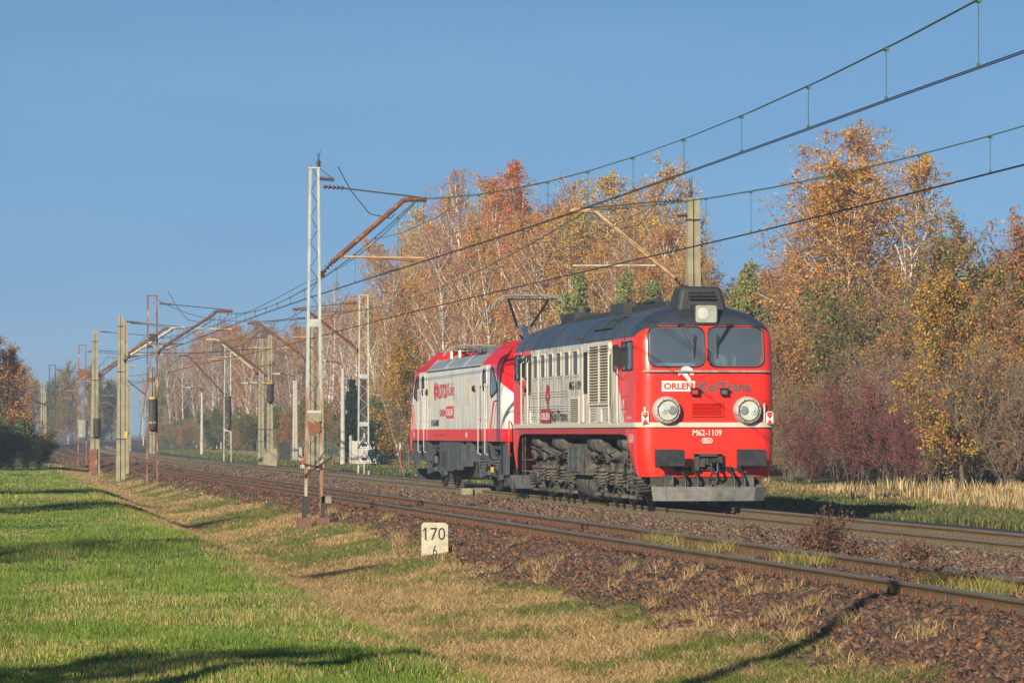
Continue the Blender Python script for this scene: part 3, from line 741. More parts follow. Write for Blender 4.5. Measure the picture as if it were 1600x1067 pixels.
# triangular red and white end of train markers
def marker(cx, cz, y, w=.15, h=.20):
    m = MB(); m.bb(cx-w/2, cx+w/2, y, y+.03, cz-h/2, cz+h/2, 0)
    m.add([(cx-w*.46, y-.003, cz+h*.48), (cx+w*.46, y-.003, cz+h*.48), (cx, y-.003, cz)], [(0, 1, 2)], 1)
    m.add([(cx-w*.46, y-.003, cz-h*.48), (cx+w*.46, y-.003, cz-h*.48), (cx, y-.003, cz)], [(2, 1, 0)], 1)
    m.bb(cx-w/2, cx-w/2+.02, y, y+.02, cz+h/2, cz+h/2+.06, 0); m.bb(cx+w/2-.02, cx+w/2, y, y+.02, cz+h/2, cz+h/2+.06, 0); m.bb(cx-w/2, cx+w/2, y, y+.02, cz+h/2+.04, cz+h/2+.06, 0)
    return m.build('end_marker', [M_whitet, M_red], M62)
marker(-1.33, 1.87, -.05); marker(1.335, 1.87, -.05)
m = MB(); m.bb(-1.35, -1.31, -.01, .10, 1.80, 2.12); m.bb(1.20, 1.235, -.06, 0, 1.80, 2.2); m.build('marker_bracket', M_wht, M62)
# buffers
def buffers(root, y, d, zc=1.06, flat=True, mat=None):
    for sx in (-1, 1):
        x = sx*.875; m = MB(); m.cyl((x, y, zc), (x, y+d*.35, zc), .13, 20); m.cyl((x, y+d*.35, zc), (x, y+d*.9, zc), .09, 20); m.box((x, y+d*.02, zc), (.5, .03, .36)); m.box((x-.2, y+d*.4, zc), (.10, abs(d)*.7, .28))
        b = m.build('buffer', M_buf, root)
        m = MB(); o1 = rrect(x-.31, x+.31, zc-.17, zc+.17, .035, 3); m.prism([(a, y+d, c) for a, c in o1], (0, -d*.08, 0)); m.build('buffer_plate', mat or M_buf, b)
buffers(M62, -.02, -.42); buffers(M62, L+.02, .42)
# draw gear
m = MB(); m.bb(-.29, .29, -.07, 0, .80, 1.15); m.bb(-.29, -.20, -.16, -.07, .80, 1.13); m.bb(.20, .29, -.16, -.07, .80, 1.13); m.bb(-.29, .29, -.16, -.07, 1.09, 1.15)
m.cyl((-.14, -.12, .95), (.16, -.12, .95), .05, 10); m.box((-.14, -.14, .95), (.10, .12, .16)); m.build('drawgear', M_under2, M62)
m = MB(); m.bar((.02, -.16, 1.02), (.06, -.30, .92), .07, .08); m.tube([(.02, -.30, 1.0), (.02, -.33, .78), (.09, -.33, .72), (.16, -.33, .78), (.16, -.30, 1.0)], .028, 8); m.cyl((0, -.31, .98), (.20, -.31, .98), .04, 8)
m.bar((.04, -.28, .74), (.0, -.24, .50), .035); m.cyl((-.02, -.28, .63), (.12, -.28, .63), .04, 8); m.build('screw_coupling', M_buf, M62)
for x, t in ((-.59, 0), (-.32, 1), (.46, 0), (.68, 1)):
    m = MB(); m.box((x, -.05, .83), (.09, .12, .10)); m.tube([(x, -.08, .84), (x+.03, -.22, .74), (x+.07, -.30, .58), (x+.06, -.33, .42), (x, -.32, .31), (x-.06, -.30, .28)], .034, 8, cap=True)
    m.cyl((x-.05, -.31, .28), (x-.10, -.30, .27), .035, 8); m.build('brake_hose', M_gasket, M62)
m = MB(); m.bb(-.72, .80, -.03, .02, .80, .86); m.build('hose_beam', M_under2, M62)
# snow plough plate
m = MB(); zt, zb_ = .46, .165
for s in (-1, 1):
    pts = [(0, -.48, zt), (s*.95, -.36, zt), (s*1.22, -.16, zt), (s*1.17, -.10, zb_), (s*.92, -.30, zb_), (0, -.42, zb_)]
    m.add([(pts[0]), pts[1], pts[4], pts[5]], [(0, 1, 2, 3) if s > 0 else (3, 2, 1, 0)]); m.add([pts[1], pts[2], pts[3], pts[4]], [(0, 1, 2, 3) if s > 0 else (3, 2, 1, 0)])
pl = m.build('snow_plough', M_plow, M62); so = pl.modifiers.new('s', 'SOLIDIFY'); so.thickness = .02
m = MB()
for x in (-.86, .86): m.bb(x-.1, x+.1, -.2, .1, .40, .70)
m.bb(-1.2, 1.2, -.1, .3, .45, .50); m.build('plough_bracket', M_under, M62)
m = MB(); m.bb(-1.2, 1.2, .06, .10, .45, .72); m.build('buffer_beam', M_under2, M62)
# --- side details (both flanks)
def side_box(mb, s, y0, y1, z0, z1, off, mat=0, inset=0): mb.bb(s*(1.475-inset), s*(1.475+off), y0, y1, z0, z1, mat)
def side_window(parent, s, y0, y1, z0, z1, r, fr, gm, fm, name='side_window', xw=1.475):
    o1 = rrect(y0, y1, z0, z1, r, 3); o2 = rrect(y0-fr, y1+fr, z0-fr, z1+fr, r+fr, 3); n = len(o1)
    m = MB(); x = s*(xw+.004); m.add([(x, a, b) for a, b in o1], [tuple(range(n)) if s > 0 else tuple(range(n))[::-1]]); w = m.build(name, gm, parent)
    m = MB(); a = s*(xw+.001); b = s*(xw+.022)
    V = [(a, p, q) for p, q in o2]+[(b, p, q) for p, q in o2]+[(b, p, q) for p, q in o1]+[(a, p, q) for p, q in o1]; F = []
    for i in range(n):
        j = (i+1) % n
        for k in range(3): F.append((k*n+i, k*n+j, (k+1)*n+j, (k+1)*n+i))
    m.add(V, F); m.build('frame', fm, w); return w
for s in (-1, 1):
    for (y0, y1) in ((14.71, 15.35), (13.03, 13.68), (11.90, 12.56), (10.78, 11.44), (9.62, 10.28), (8.48, 9.14), (7.30, 7.96)):
        side_window(M62, s, y0, y1, 2.91, 3.45, .07, .035, M_glassd, M_wht)
    # cab windows and doors, both ends
    for e in (0, 1):
        Y = (lambda y: y) if e == 0 else (lambda y: L-y)
        a, b = sorted((Y(.62), Y(1.35))); w = side_window(M62, s, a, b, 2.93, 3.50, .06, .03, M_glass, M_gasket, 'cab_window')
        a, b = sorted((Y(1.40), Y(1.78))); side_window(M62, s, a, b, 2.93, 3.50, .04, .03, M_glass, M_gasket, 'cab_window')
        a, b = sorted((Y(2.25), Y(2.72))); m = MB(); side_box(m, s, Y(2.08), Y(2.95), 1.82, 3.56, .012); d = m.build('cab_door', M_liv, M62)
        side_window(d, s, a, b, 2.93, 3.45, .08, .035, M_glass, M_gasket, 'door_window', 1.487)
        m = MB()
        for y in (2.02, 3.02): m.tube([(s*1.48, Y(y), 3.35), (s*1.55, Y(y), 3.30), (s*1.55, Y(y), 1.80), (s*1.48, Y(y), 1.75)], .017, 6)
        m.build('handrail', M_wht, M62)
        m = MB()
        for z in (2.35, 2.08): side_box(m, s, Y(1.1), Y(1.98), z, z+.012, .008)
        m.build('panel_seam', M_redd, M62)
        m = MB(); m.bb(s*1.50, s*1.62, Y(1.86), Y(1.92), 3.02, 3.42); m.tube([(s*1.48, Y(1.8), 2.72), (s*1.60, Y(1.86), 2.85), (s*1.58, Y(1.88), 3.05)], .015, 6); m.build('mirror', M_gasket, M62)
    # big louvre panels
    m = MB(); side_box(m, s, 3.10, 5.72, 2.12, 3.56, .02, 0); p = m.build('louvre_panel', M_wht, M62)
    m = MB()
    for (a, b) in ((3.18, 4.30), (4.40, 5.62)):
        m.bb(s*1.497, s*1.499, a, b, 2.24, 3.50, 1)
        k = 0; z = 2.27
        while z < 3.48:
            m.box((s*1.515, (a+b)/2, z), (.05, b-a, .010), 0, Matrix.Rotation(s*.75, 3, 'Y')); z += .062
    for y in (3.14, 4.35, 5.67): m.bb(s*1.497, s*1.545, y-.04, y+.04, 2.20, 3.54, 2)
    for z in (2.22, 3.52): m.bb(s*1.497, s*1.540, 3.11, 5.70, z-.03, z+.02, 2)
    m.build('louvre', [M_louv, pm('louvre_shadow_gap', (.05, .045, .035), None, 5, .9) if s < 0 else bpy.data.materials['louvre_shadow_gap'], M_wht], p)
    # dark louvre strips
    for (a, b, z0, z1) in ((6.04, 6.50, 2.47, 3.40), (14.05, 14.48, 2.52, 3.52)):
        m = MB(); m.bb(s*1.476, s*1.482, a, b, z0, z1); z = z0+.02
        while z < z1: m.box((s*1.495, (a+b)/2, z), (.035, b-a, .008), 1, Matrix.Rotation(s*.8, 3, 'Y')); z += .045
        m.build('vent_louvre', [MT['black'], M_under2], M62)
    m = MB(); side_box(m, s, 7.12, 8.28, 1.80, 2.42, .025, 1); side_box(m, s, 7.24, 8.16, 1.84, 2.37, .028, 0); z = 1.86
    while z < 2.36: m.box((s*1.515, 7.70, z), (.035, .90, .008), 2, Matrix.Rotation(s*.8, 3, 'Y')); z += .045
    m.build('vent_louvre', [MT['black'], M_wht, M_louv], M62)
    # pressed ribs low on the side
    m = MB()
    for z in (2.56, 2.50, 2.44, 2.22, 2.16, 2.10, 1.98, 1.93):
        for (a, b) in (((8.45, 12.85), (13.05, 15.3)) if z > 2.05 else ((8.5, 10.7), (12.6, 12.85), (14.7, 15.4), (13.1, 14.0))): m.box((s*1.483, (a+b)/2, z), (.022, b-a, .018), 0, Matrix.Rotation(.7, 3, 'Y'))
    for z in (1.90, 1.96, 2.02, 2.08): m.box((s*1.483, 5.2, z), (.022, .8, .018)); m.box((s*1.483, 3.6, z), (.022, .6, .018))
    m.build('pressed_rib', M_wht, M62)
    m = MB()
    for y in (6.72, 12.95, 5.85, 15.55): side_box(m, s, y-.02, y+.02, 1.80, 3.58, .012)
    side_box(m, s, 6.55, 6.95, 1.82, 2.50, .035); side_box(m, s, 4.25, 4.75, 1.82, 2.14, .03); side_box(m, s, 14.1, 14.6, 1.82, 2.13, .03)
    m.build('cover_strip', M_wht, M62)
    if s < 0:
        x = -1.482
        text('M62-1109', 1.55, .20, (x-.002, 7.72, 2.67), 'side', M_blackt, M62, bold=.01)
        emblem(M62, 11.45, 2.50, 2.3, M_dredt, 'side', x-.015)
        m = MB(); m.bb(x-.022, x-.019, 11.05, 12.40, 1.82, 2.14); b_ = m.build('red_panel', M_dredt, M62)
        text('ORLEN', 1.2, .17, (x-.025, 11.72, 1.98), 'side', M_whitet, b_, bold=.03)
        text('KolTrans', 2.2, .25, (x-.022, 9.80, 1.985), 'side', M_blackt, M62, bold=.01)
        m = MB(); m.bb(x-.004, x-.002, 14.78, 15.1, 2.60, 2.64); m.add([(x-.005, 14.9, 2.80), (x-.005, 14.7, 2.62), (x-.005, 14.9, 2.44), (x-.005, 15.1, 2.62)], [(0, 1, 2, 3)]); m.build('diamond_badge', M_louv, M62)
        for (yy, zz, t, w_, h_) in ((.95, 1.90, '18AFV', .55, .07), (1.50, 2.02, 'PKP', .3, .05), (.75, 1.46, 'M62', .3, .05)):
            text(t, w_, h_, (x-.003, yy, zz), 'side', M_whitet, M62)
        m = MB(); a0, a1, c0, c1 = .52, .98, 1.38, 1.55
        for (p, q, r, t) in ((a0, a1, c0, c0+.012), (a0, a1, c1-.012, c1), (a0, a0+.02, c0, c1), (a1-.02, a1, c0, c1)): m.bb(x-.003, x-.001, p, q, r, t)
        for k in range(3): m.bb(x-.003, x-.001, a0+.06, a1-.08-.05*k, c0+.035+.04*k, c0+.05+.04*k)
        m.build('notice_frame', M_whitet, M62)
        emblem(M62, 1.55, 2.22, .7, M_whitet, 'side', x-.012)
# roof furniture
m = MB()
m.bb(-.55, .55, 1.7, 6.4, 4.26, 4.40); m.bb(-.62, .62, 6.9, 12.6, 4.20, 4.36)
for k in range(12): m.bb(-.60, .60, 7.0+k*.47, 7.07+k*.47, 4.36, 4.385)
for y in (5.6, 5.85, 6.1, 6.35, 6.6, 6.85, 7.1): m.bb(-.75, -.40, y, y+.12, 4.20, 4.50)
m.bb(-.45, .45, 4.9, 7.3, 4.36, 4.50); m.bb(-.52, .3, 13.3, 15.3, 4.25, 4.52); m.cyl((-.2, 14.0, 4.4), (-.2, 14.0, 4.66), .2, 12); m.bb(-.9, -.6, 7.2, 11.4, 4.02, 4.14)
m.build('roof_hatch', M_roofm, roof)
m = MB(); m.tube([(-.45, 3.3, 4.45), (-.45, 2.95, 4.47)], [.05, .09], 12); m.tube([(-.45, 2.94, 4.47), (-.45, 4.6, 4.45)], .05, 8); m.build('horn', M_roofm, roof)
m = MB()   # slanted roof louvre on the visible shoulder
def roofpt(y, t, off=.0):
    z = 3.55+.79*math.sin(t); x = -1.475*math.cos(t); n_ = Vector((x/1.475**2, 0, (z-3.55)/.79**2)).normalized(); return (x+n_.x*off, y, z+n_.z*off)
m.add([roofpt(3.6, .42, .012), roofpt(5.9, .42, .012), roofpt(5.9, .80, .012), roofpt(3.6, .80, .012)], [(0, 1, 2, 3)], 0)
for k in range(14):
    y = 3.75+k*.15; m.bar(roofpt(y, .45, .03), roofpt(y, .60, .035), .07, .03, 1); m.bar(roofpt(y, .63, .035), roofpt(y, .77, .03), .07, .03, 1)
for a in (.42, .80): m.bar(roofpt(3.55, a, .03), roofpt(5.95, a, .03), .05, .03, 1)
m.build('roof_louvre', [MT['black'], M_roof], roof)
m = MB()
for k in range(20): m.box(roofpt(3.2+k*.16, .10, .02), (.03, .05, .03))
for k in range(5): m.box(roofpt(6.9+k*.16, .22, .03), (.03, .05, .05))
m.build('roof_bolt', M_roofm, roof)
# --- running gear
def wheelset(parent, y, r=.525, gauge=.72):
    m = MB()
    for s in (-1, 1): m.lathe([(.0, -.05), (.18, -.06), (.2, -.02), (r-.08, -.03), (r-.07, -.05), (r, -.05)], (s*(gauge+.06), y, r), (s, 0, 0), 32, 0); m.lathe([(r, -.05), (r, .05), (r-.06, .05), (r-.08, .02), (.2, .02), (.0, .04)], (s*(gauge+.06), y, r), (s, 0, 0), 32, 1 if False else 0); m.lathe([(r+.002, -.045), (r+.002, .045)], (s*(gauge+.06), y, r), (s, 0, 0), 32, 1)
    m.cyl((-gauge, y, r), (gauge, y, r), .08, 10); return m.build('wheelset', [M_wheel, M_tyre], parent)
def bogie62(yc):
    m = MB()
    for s in (-1, 1):
        x = s*1.02
        prof = [(-2.9, .78), (-2.6, .98), (-2.2, .86), (-1.3, .84), (-1.0, .95), (1.0, .95), (1.3, .84), (2.2, .86), (2.6, .98), (2.9, .78), (2.9, .62), (2.2, .70), (-2.2, .70), (-2.9, .62)]
        m.prism([(x-.07, yc+a, b) for a, b in prof], (.14, 0, 0))
        for y in (-2.1, 0, 2.1):
            m.bb(x-.06, x+s*.02+.06, yc+y-.30, yc+y-.20, .25, .80); m.bb(x-.06, x+.06, yc+y+.20, yc+y+.30, .25, .80)
            m.bar((x+s*.05, yc+y-.55, .42), (x+s*.05, yc+y+.55, .42), .10, .08); m.bar((x+s*.09, yc+y-.62, .24), (x+s*.09, yc+y-.25, .42), .06); m.bar((x+s*.09, yc+y+.62, .24), (x+s*.09, yc+y+.25, .42), .06)
            m.box((x+s*.08, yc+y-.62, .20), (.14, .22, .08)); m.box((x+s*.08, yc+y+.62, .20), (.14, .22, .08))
        m.tube([(x+s*.18, yc-2.5, .98), (x+s*.2, yc-1.8, 1.10), (x+s*.2, yc-1.2, .86), (x+s*.15, yc-.6, 1.05), (x+s*.18, yc+.4, 1.0), (x+s*.16, yc+1.5, 1.12), (x+s*.15, yc+2.6, .9)], .03, 6)
        m.bar((x+s*.12, yc-2.7, .95), (x+s*.12, yc-1.4, .45), .05); m.bar((x+s*.12, yc+2.7, .95), (x+s*.12, yc+1.4, .45), .05)
        m.bar((x+s*.10, yc-.9, .9), (x+s*.10, yc-.3, .45), .06); m.bar((x+s*.10, yc+.9, .9), (x+s*.10, yc+.3, .45), .06)
    m.bb(-1.0, 1.0, yc-2.0, yc+2.0, .70, .85)
    for y in (-1.05, 1.05): m.bb(-.6, .6, yc+y-.45, yc+y+.45, .3, .75)
    bg_ = m.build('bogie', M_under, M62)
    for y in (-2.1, 0, 2.1): wheelset(bg_, yc+y)
    for s in (-1, 1):
        for y in (-2.1, 0, 2.1):
            m = MB(); m.lathe([(0, .10), (.14, .09), (.17, .05), (.19, -.08)], (s*1.10, yc+y, .525), (s, 0, 0), 16); m.box((s*1.06, yc+y, .53), (.14, .36, .34)); m.build('axle_box', M_under, bg_)
            for d in (-.42, .42):
                m = MB(); m.spring((s*1.12, yc+y+d, .46), .105, .30, 4, .026); m.cyl((s*1.12, yc+y+d, .44), (s*1.12, yc+y+d, .47), .13, 12); m.cyl((s*1.12, yc+y+d, .75), (s*1.12, yc+y+d, .79), .13, 12); m.build('coil_spring', M_under, bg_)
        for y in (-2.45, -1.15, .95, 2.4):
            m = MB(); m.lathe([(0, .20), (.06, .20), (.07, .16), (.20, .15), (.21, .10), (.16, -.02), (.16, -.2)], (s*1.08, yc+y, 1.10), (s, 0, 0), 18)
            for k in range(4): a = k*math.pi/2+.5; m.cyl((s*1.22, yc+y+.12*math.cos(a), 1.10+.12*math.sin(a)), (s*1.25, yc+y+.12*math.cos(a), 1.10+.12*math.sin(a)), .02, 6)
            m.build('brake_cylinder', M_under, bg_)
    return bg_
bogie62(4.15); bogie62(12.75)
m = MB(); m.bb(-.9, .9, .9, L-.9, 1.20, 1.56); m.bb(-1.2, 1.2, .5, L-.5, 1.45, 1.56); m.build('underframe', M_under2, M62)
for s in (-1, 1):
    m = MB(); m.bb(s*.75, s*1.30, 7.05, 9.55, .62, 1.33, 0); m.bb(s*1.30, s*1.33, 8.1, 9.5, .68, 1.28, 1)
    for y in (8.15, 8.8, 9.4): m.bb(s*1.33, s*1.35, y, y+.05, .70, 1.26, 1)
    for z in (.75, 1.0, 1.22): m.bb(s*1.33, s*1.345, 8.15, 9.45, z, z+.03, 1)
    for k in range(24): m.cyl((s*1.30, 7.2+rng.rand()*.8, .7+rng.rand()*.55), (s*1.305, 7.2+rng.rand()*.01+.0, .7), .001, 4)
    m.build('battery_box', [M_under, pm('blue_grey_battery_door', (.075, .085, .095), (.05, .055, .06), 3, .6) if s < 0 else bpy.data.materials['blue_grey_battery_door']], M62)
    m = MB(); m.tube([(s*.78, 6.9, .42), (s*.78, 7.1, .42), (s*.78, 9.4, .42), (s*.78, 9.6, .42)], [.2, .38, .38, .2], 20); m.build('fuel_tank', M_under, M62)
    for (y0, y1, r, z) in ((2.2, 3.3, .17, 1.36), (5.2, 6.9, .2, 1.33), (10.2, 11.8, .19, 1.34), (13.9, 15.0, .16, 1.38)):
        m = MB(); m.tube([(s*1.16, y0, z), (s*1.16, y0+.06, z), (s*1.16, y1-.06, z), (s*1.16, y1, z)], [.08, r, r, .08], 16); m.bb(s*1.15-.02, s*1.15+.02, y0+.2, y0+.26, z-r-.01, z+r); m.build('air_tank', M_under, M62)
    m = MB()
    for y in (1.9, 2.6, 5.0, 7.0, 9.9, 12.2, 13.6, 15.2): m.bb(s*1.12, s*1.22, y, y+.10, 1.20, 1.56)
    for (a, b, c) in ((3.4, 1.2, 5.2), (10.0, 1.15, 12.0), (6.2, 1.1, 7.2), (13.0, 1.2, 15.1)): m.tube([(s*1.30, a, b), (s*1.32, (a+c)/2, b-.06+.1*math.sin(a)), (s*1.30, c, b+.04)], .022, 6)
    m.tube([(s*1.32, 6.0, 1.02), (s*1.34, 6.15, 1.10), (s*1.34, 6.35, 1.06), (s*1.34, 6.45, .98), (s*1.34, 6.3, .90), (s*1.34, 6.1, .92), (s*1.32, 6.0, 1.02)], .018, 6)
    m.build('piping', M_under, M62)
    for y in (1.45, L-1.45):
        m = MB()
        for z in (.35, .62, .9): m.bb(s*1.15, s*1.42, y-.2, y+.2, z, z+.03)
        for d in (-.2, .2): m.bb(s*1.38, s*1.40, y+d-.015, y+d+.015, .33, 1.5)
        m.spring((s*1.15, y-.45, .3), .16, .34, 5, .03); m.build('step_ladder', M_under, M62)
# ---------------------------------------------------------------- white electric locomotive behind
EL = thing('electric_locomotive', 'white electric locomotive with red cab roofs and red stripe, raised pantograph, coupled behind the diesel', 'locomotive', (16.4, 96.55, 0))
LE = 19.65
def WE(z):
    if z <= 3.38: return 1.47
    return 1.47-.62*((z-3.38)/.62)**1.15
def FE(z):
    if z <= 1.9: return .25-.25*min(max((z-1.0)/.5, 0), 1)
    return 1.75*((z-1.9)/2.12)**1.55
def RE(z): return .75 if z < 3.4 else max(.75-.35*(z-3.4), .3)
SE = Shell(WE, FE, RE, LE)
def f_el(mth, y, z):
    d = mth('MINIMUM', y, mth('SUBTRACT', LE, y))
    # red nose cap: a curved boundary; white below it; red stripe at the bottom
    yb = mth('ADD', .35, mth('MULTIPLY', mth('POWER', mth('MAXIMUM', mth('SUBTRACT', z, 2.45), 0), 1.6), 2.7))
    cap = mth('MULTIPLY', mth('LESS_THAN', d, yb), mth('GREATER_THAN', z, 2.45))
    top = mth('GREATER_THAN', z, 3.385)
    stripe = mth('LESS_THAN', z, 1.69)
    red = mth('MAXIMUM', mth('MAXIMUM', cap, top), stripe)
    return mth('SUBTRACT', 1, red)
M_elv = livery('red_white_electric_paint', (.66, .010, .012), (.74, .72, .66), rough=.3, f=f_el, dirtc=(.40, .35, .26), hi=.58)
M_silver = pm('silver_roof_panel', (.20, .23, .26), (.30, .33, .36), .9, .5, .2, stretch=(1, 3, 1))
M_bog = pm('blue_grey_bogie_paint', (.070, .080, .092), (.045, .052, .06), 3, .6, bump=.2, dirt=((.09, .075, .06), 4, .62))
M_band = pm('red_stripe_paint', (.66, .03, .02), (.58, .04, .03), 3, .4)
yse = [.4, .7, 1.0, 1.4, 1.9, 2.5, 3.2, 4, 5.2, 7, LE/2]
m = MB(); SE.loft(m, yse, lambda c, d: 1.36, lambda c, d: 3.385, 24, 0); body_e = m.build('body', M_elv, EL)
for e in (0, 1):
    m = MB()   # red cab roofs, each end only
    cols = [c for c in SE.cols([.4, 1.0, 1.8, 2.6])[e]]
    vs = []; fs = []; nz = 10
    for c in cols:
        for j in range(nz+1): vs.append(SE.pos(c, 3.385+(4.0-3.385)*j/nz))
    # stop the side columns at the cab's rear edge
    V = []
    for idx, c in enumerate(cols):
        for j in range(nz+1):
            x, y, z = vs[idx*(nz+1)+j]
            if c[0] == 's':
                yy = y if e == 0 else LE-y
                t = (c[2]-.4)/2.2; z0 = FE(z)+RE(z); yy = z0+(max(4.3, z0+.1)-z0)*t; y = yy if e == 0 else LE-yy
            V.append((x, y, z))
    for i in range(len(cols)-1):
        for j in range(nz):
            k = i*(nz+1)+j; f = (k, k+nz+1, k+nz+2, k+1); fs.append(f if e == 0 else f[::-1])
    m.add(V, fs, 0, True)
    # lid
    top = [V[i*(nz+1)+nz] for i in range(len(cols))]; m.add(top, [tuple(range(len(top)))[::-1]] if e == 0 else [tuple(range(len(top)))], 0)
    rear = [V[j] for j in range(nz+1)]+[V[(len(cols)-1)*(nz+1)+j] for j in range(nz, -1, -1)]; m.add(rear, [tuple(range(len(rear)))], 0)
    m.build('cab_roof', pm('red_cab_roof_paint', (.60, .008, .010), (.52, .012, .014), 2, .5, spec=.25) if e == 0 else bpy.data.materials['red_cab_roof_paint'], EL)
m = MB()
for s in (-1, 1):   # sloping silver panels
    n = 3
    for k in range(n):
        a = 4.9+(17.8-4.9)*k/3 if False else 4.33+(LE-8.66)*k/n; b = 4.33+(LE-8.66)*(k+1)/n-.05
        m.prism([(s*1.46, a, 3.40), (s*1.46, b, 3.40), (s*1.13, b, 3.72), (s*1.13, a, 3.72)], (-s*.05, 0, -.03))
        m.bar((s*1.47, b+.025, 3.40), (s*1.12, b+.025, 3.74), .06, .03)
    for k in range(40): m.box((s*1.45, 4.5+k*.26, 3.42), (.03, .05, .03))
m.bb(-1.13, 1.13, 4.3, LE-4.3, 3.55, 3.62); m.build('roof_panel', M_silver, EL)
m = MB()
for s in (-1, 1): m.bb(s*1.46, s*1.482, 4.3, LE-4.3, 3.36, 3.40)
m.build('gutter', M_bog, EL)
# windows and doors on the sides
for s in (-1, 1):
    for e in (0, 1):
        Y = (lambda y: y) if e == 0 else (lambda y: LE-y)
        x = s*1.474
        # slanting black cab side window
        pts = [(2.55, 3.25), (2.60, 2.62), (2.45, 2.52), (1.55, 2.66), (1.45, 2.75), (1.72, 3.02), (2.15, 3.24), (2.4, 3.30)]
        m = MB(); P = [(x+s*.006, Y(a), b) for a, b in pts]; fl = (s > 0) == (e == 0); m.add(P, [tuple(range(len(P))) if fl else tuple(range(len(P)))[::-1]]); w = m.build('cab_window', M_glass, EL)
        m = MB()
        for i in range(len(pts)): m.bar((x+s*.006, Y(pts[i][0]), pts[i][1]), (x+s*.006, Y(pts[(i+1) % len(pts)][0]), pts[(i+1) % len(pts)][1]), .02, .05)
        m.build('window_seal', M_gasket, w)
        # door
        a0, a1 = sorted((Y(2.95), Y(4.35))); m = MB(); m.bb(x, x+s*.01, a0+.35, a1-.1, 1.42, 3.34); d = m.build('cab_door', M_elv, EL)
        a, b = sorted((Y(3.42), Y(3.85))); side_window(d, s, a, b, 2.72, 3.24, .16, .03, M_glass, M_gasket, 'door_window', 1.486)
        m = MB()
        for y in (3.05, 4.30): m.tube([(s*1.48, Y(y), 2.9), (s*1.56, Y(y), 2.85), (s*1.56, Y(y), 1.05), (s*1.48, Y(y), 1.0)], .017, 6)
        for y in (3.05, 4.30): m.box((s*1.56, Y(y), 2.86), (.05, .09, .05)); m.box((s*1.56, Y(y), 1.98), (.05, .09, .05))
        m.build('handrail', M_grey, EL)
        m = MB(); m.tube([(s*1.48, Y(1.32), 2.42), (s*1.56, Y(1.5), 2.40), (s*1.57, Y(1.95), 1.75), (s*1.55, Y(2.0), 1.50)], .022, 6); m.build('handrail', M_band, EL)
        m = MB(); m.bb(x, x+s*.004, Y(6.35 if e == 0 else 4.6), Y(7.2 if e == 0 else 5.3), 2.35, 3.1); m.build('side_hatch', pm('yellowed_hatch', (.62, .56, .40), (.5, .44, .3), 3, .5) if (s < 0 and e == 0) else bpy.data.materials['yellowed_hatch'], EL)
        m = MB(); ys_ = 5.6 if e == 0 else 4.5; m.lathe([(0, .06), (.06, .06), (.10, .0)], (x, Y(ys_), 2.78), (s, 0, 0), 12); m.box((x+s*.02, Y(ys_-.15), 2.74), (.04, .18, .05)); m.build('side_socket', M_gasket, EL)
        m = MB(); m.bb(-1.0, 1.0, Y(.62), Y(.64), 2.5, 3.2)
        m.tube([(s*1.35, Y(.2), 1.9), (s*1.38, Y(.05), 1.85), (s*1.38, Y(.05), 1.1), (s*1.3, Y(.2), 1.0)], .02, 6); m.build('corner_handrail', M_band, EL)
    m = MB(); m.bb(s*1.470, s*1.480, 4.4, LE-4.4, 1.37, 1.675); m.build('red_stripe', M_band, EL)
    m = MB()
    for y in (4.42, LE-4.42): m.bb(s*1.470, s*1.486, y-.02, y+.02, 1.37, 3.38)
    m.build('panel_joint', M_grey, EL)
# windscreens
for e in (0, 1):
    m = MB(); o1 = rrect(-1.0, 1.0, 2.35, 3.30, .2); n = len(o1); n2 = 5
    for k in range(n2):
        t0 = 1-k/n2*.999; t1 = 1-(k+1)/n2*.999; V = []
        for t in (t0, t1):
            for (x, z) in o1:
                xx = x*t; zz = 2.83+(z-2.83)*t; y = SE.fy(xx, zz)-.012; V.append((xx, y if e == 0 else LE-y, zz))
        F = [(i, (i+1) % n, (i+1) % n+n, i+n) for i in range(n)]; m.add(V, F if e else [f[::-1] for f in F], 0, True)
    m.build('windscreen', M_glass, EL)
for s in (-1,):
    x = -1.476
    m = MB(); c = (x-.004, 13.25, 2.80)
    for (r0, r1, a0, a1, z0) in ((.17, .30, 100, 260, 0), (.05, .15, 20, 330, 0), (.17, .30, -50, 60, 0)):
        n = 14; V = []
        for k in range(n+1):
            a = RD(a0+(a1-a0)*k/n); V += [(c[0], c[1]-r0*math.cos(a)*1.5, c[2]+r0*math.sin(a)), (c[0], c[1]-r1*math.cos(a)*1.5, c[2]+r1*math.sin(a))]
        m.add(V, [(2*k, 2*k+1, 2*k+3, 2*k+2) for k in range(n)])
    m.build('emblem', M_band, EL)
    text('LOTOS', 1.75, .42, (x-.004, 11.85, 2.78), 'side', M_band, EL, bold=.03)
    text('Kolej', 1.35, .50, (x-.004, 10.15, 2.76), 'side', M_band, EL, bold=.0)
    text('GRUPA', 1.30, .20, (x-.004, 11.80, 2.16), 'side', M_band, EL, bold=.02)
    m = MB(); m.bb(x-.005, x-.003, 9.62, 11.08, 2.00, 2.34); b_ = m.build('red_panel', M_band, EL)
    text('ORLEN', 1.28, .20, (x-.007, 10.35, 2.17), 'side', M_whitet, b_, bold=.03)
    text('111Ed-089', 1.6, .20, (x-.004, 13.5, 1.87), 'side', M_blackt, EL, bold=.03)
    m = MB()
    for (a, b) in ((17.9, 18.2), (6.85, 7.1)): m.bb(x-.014, x-.012, a, b, 1.46, 1.60)
    m.build('white_plate', M_whitet, EL)
    text('91 51 5 151 089-6', 2.4, .07, (x-.014, 12.4, 1.52), 'side', M_greyt, EL)
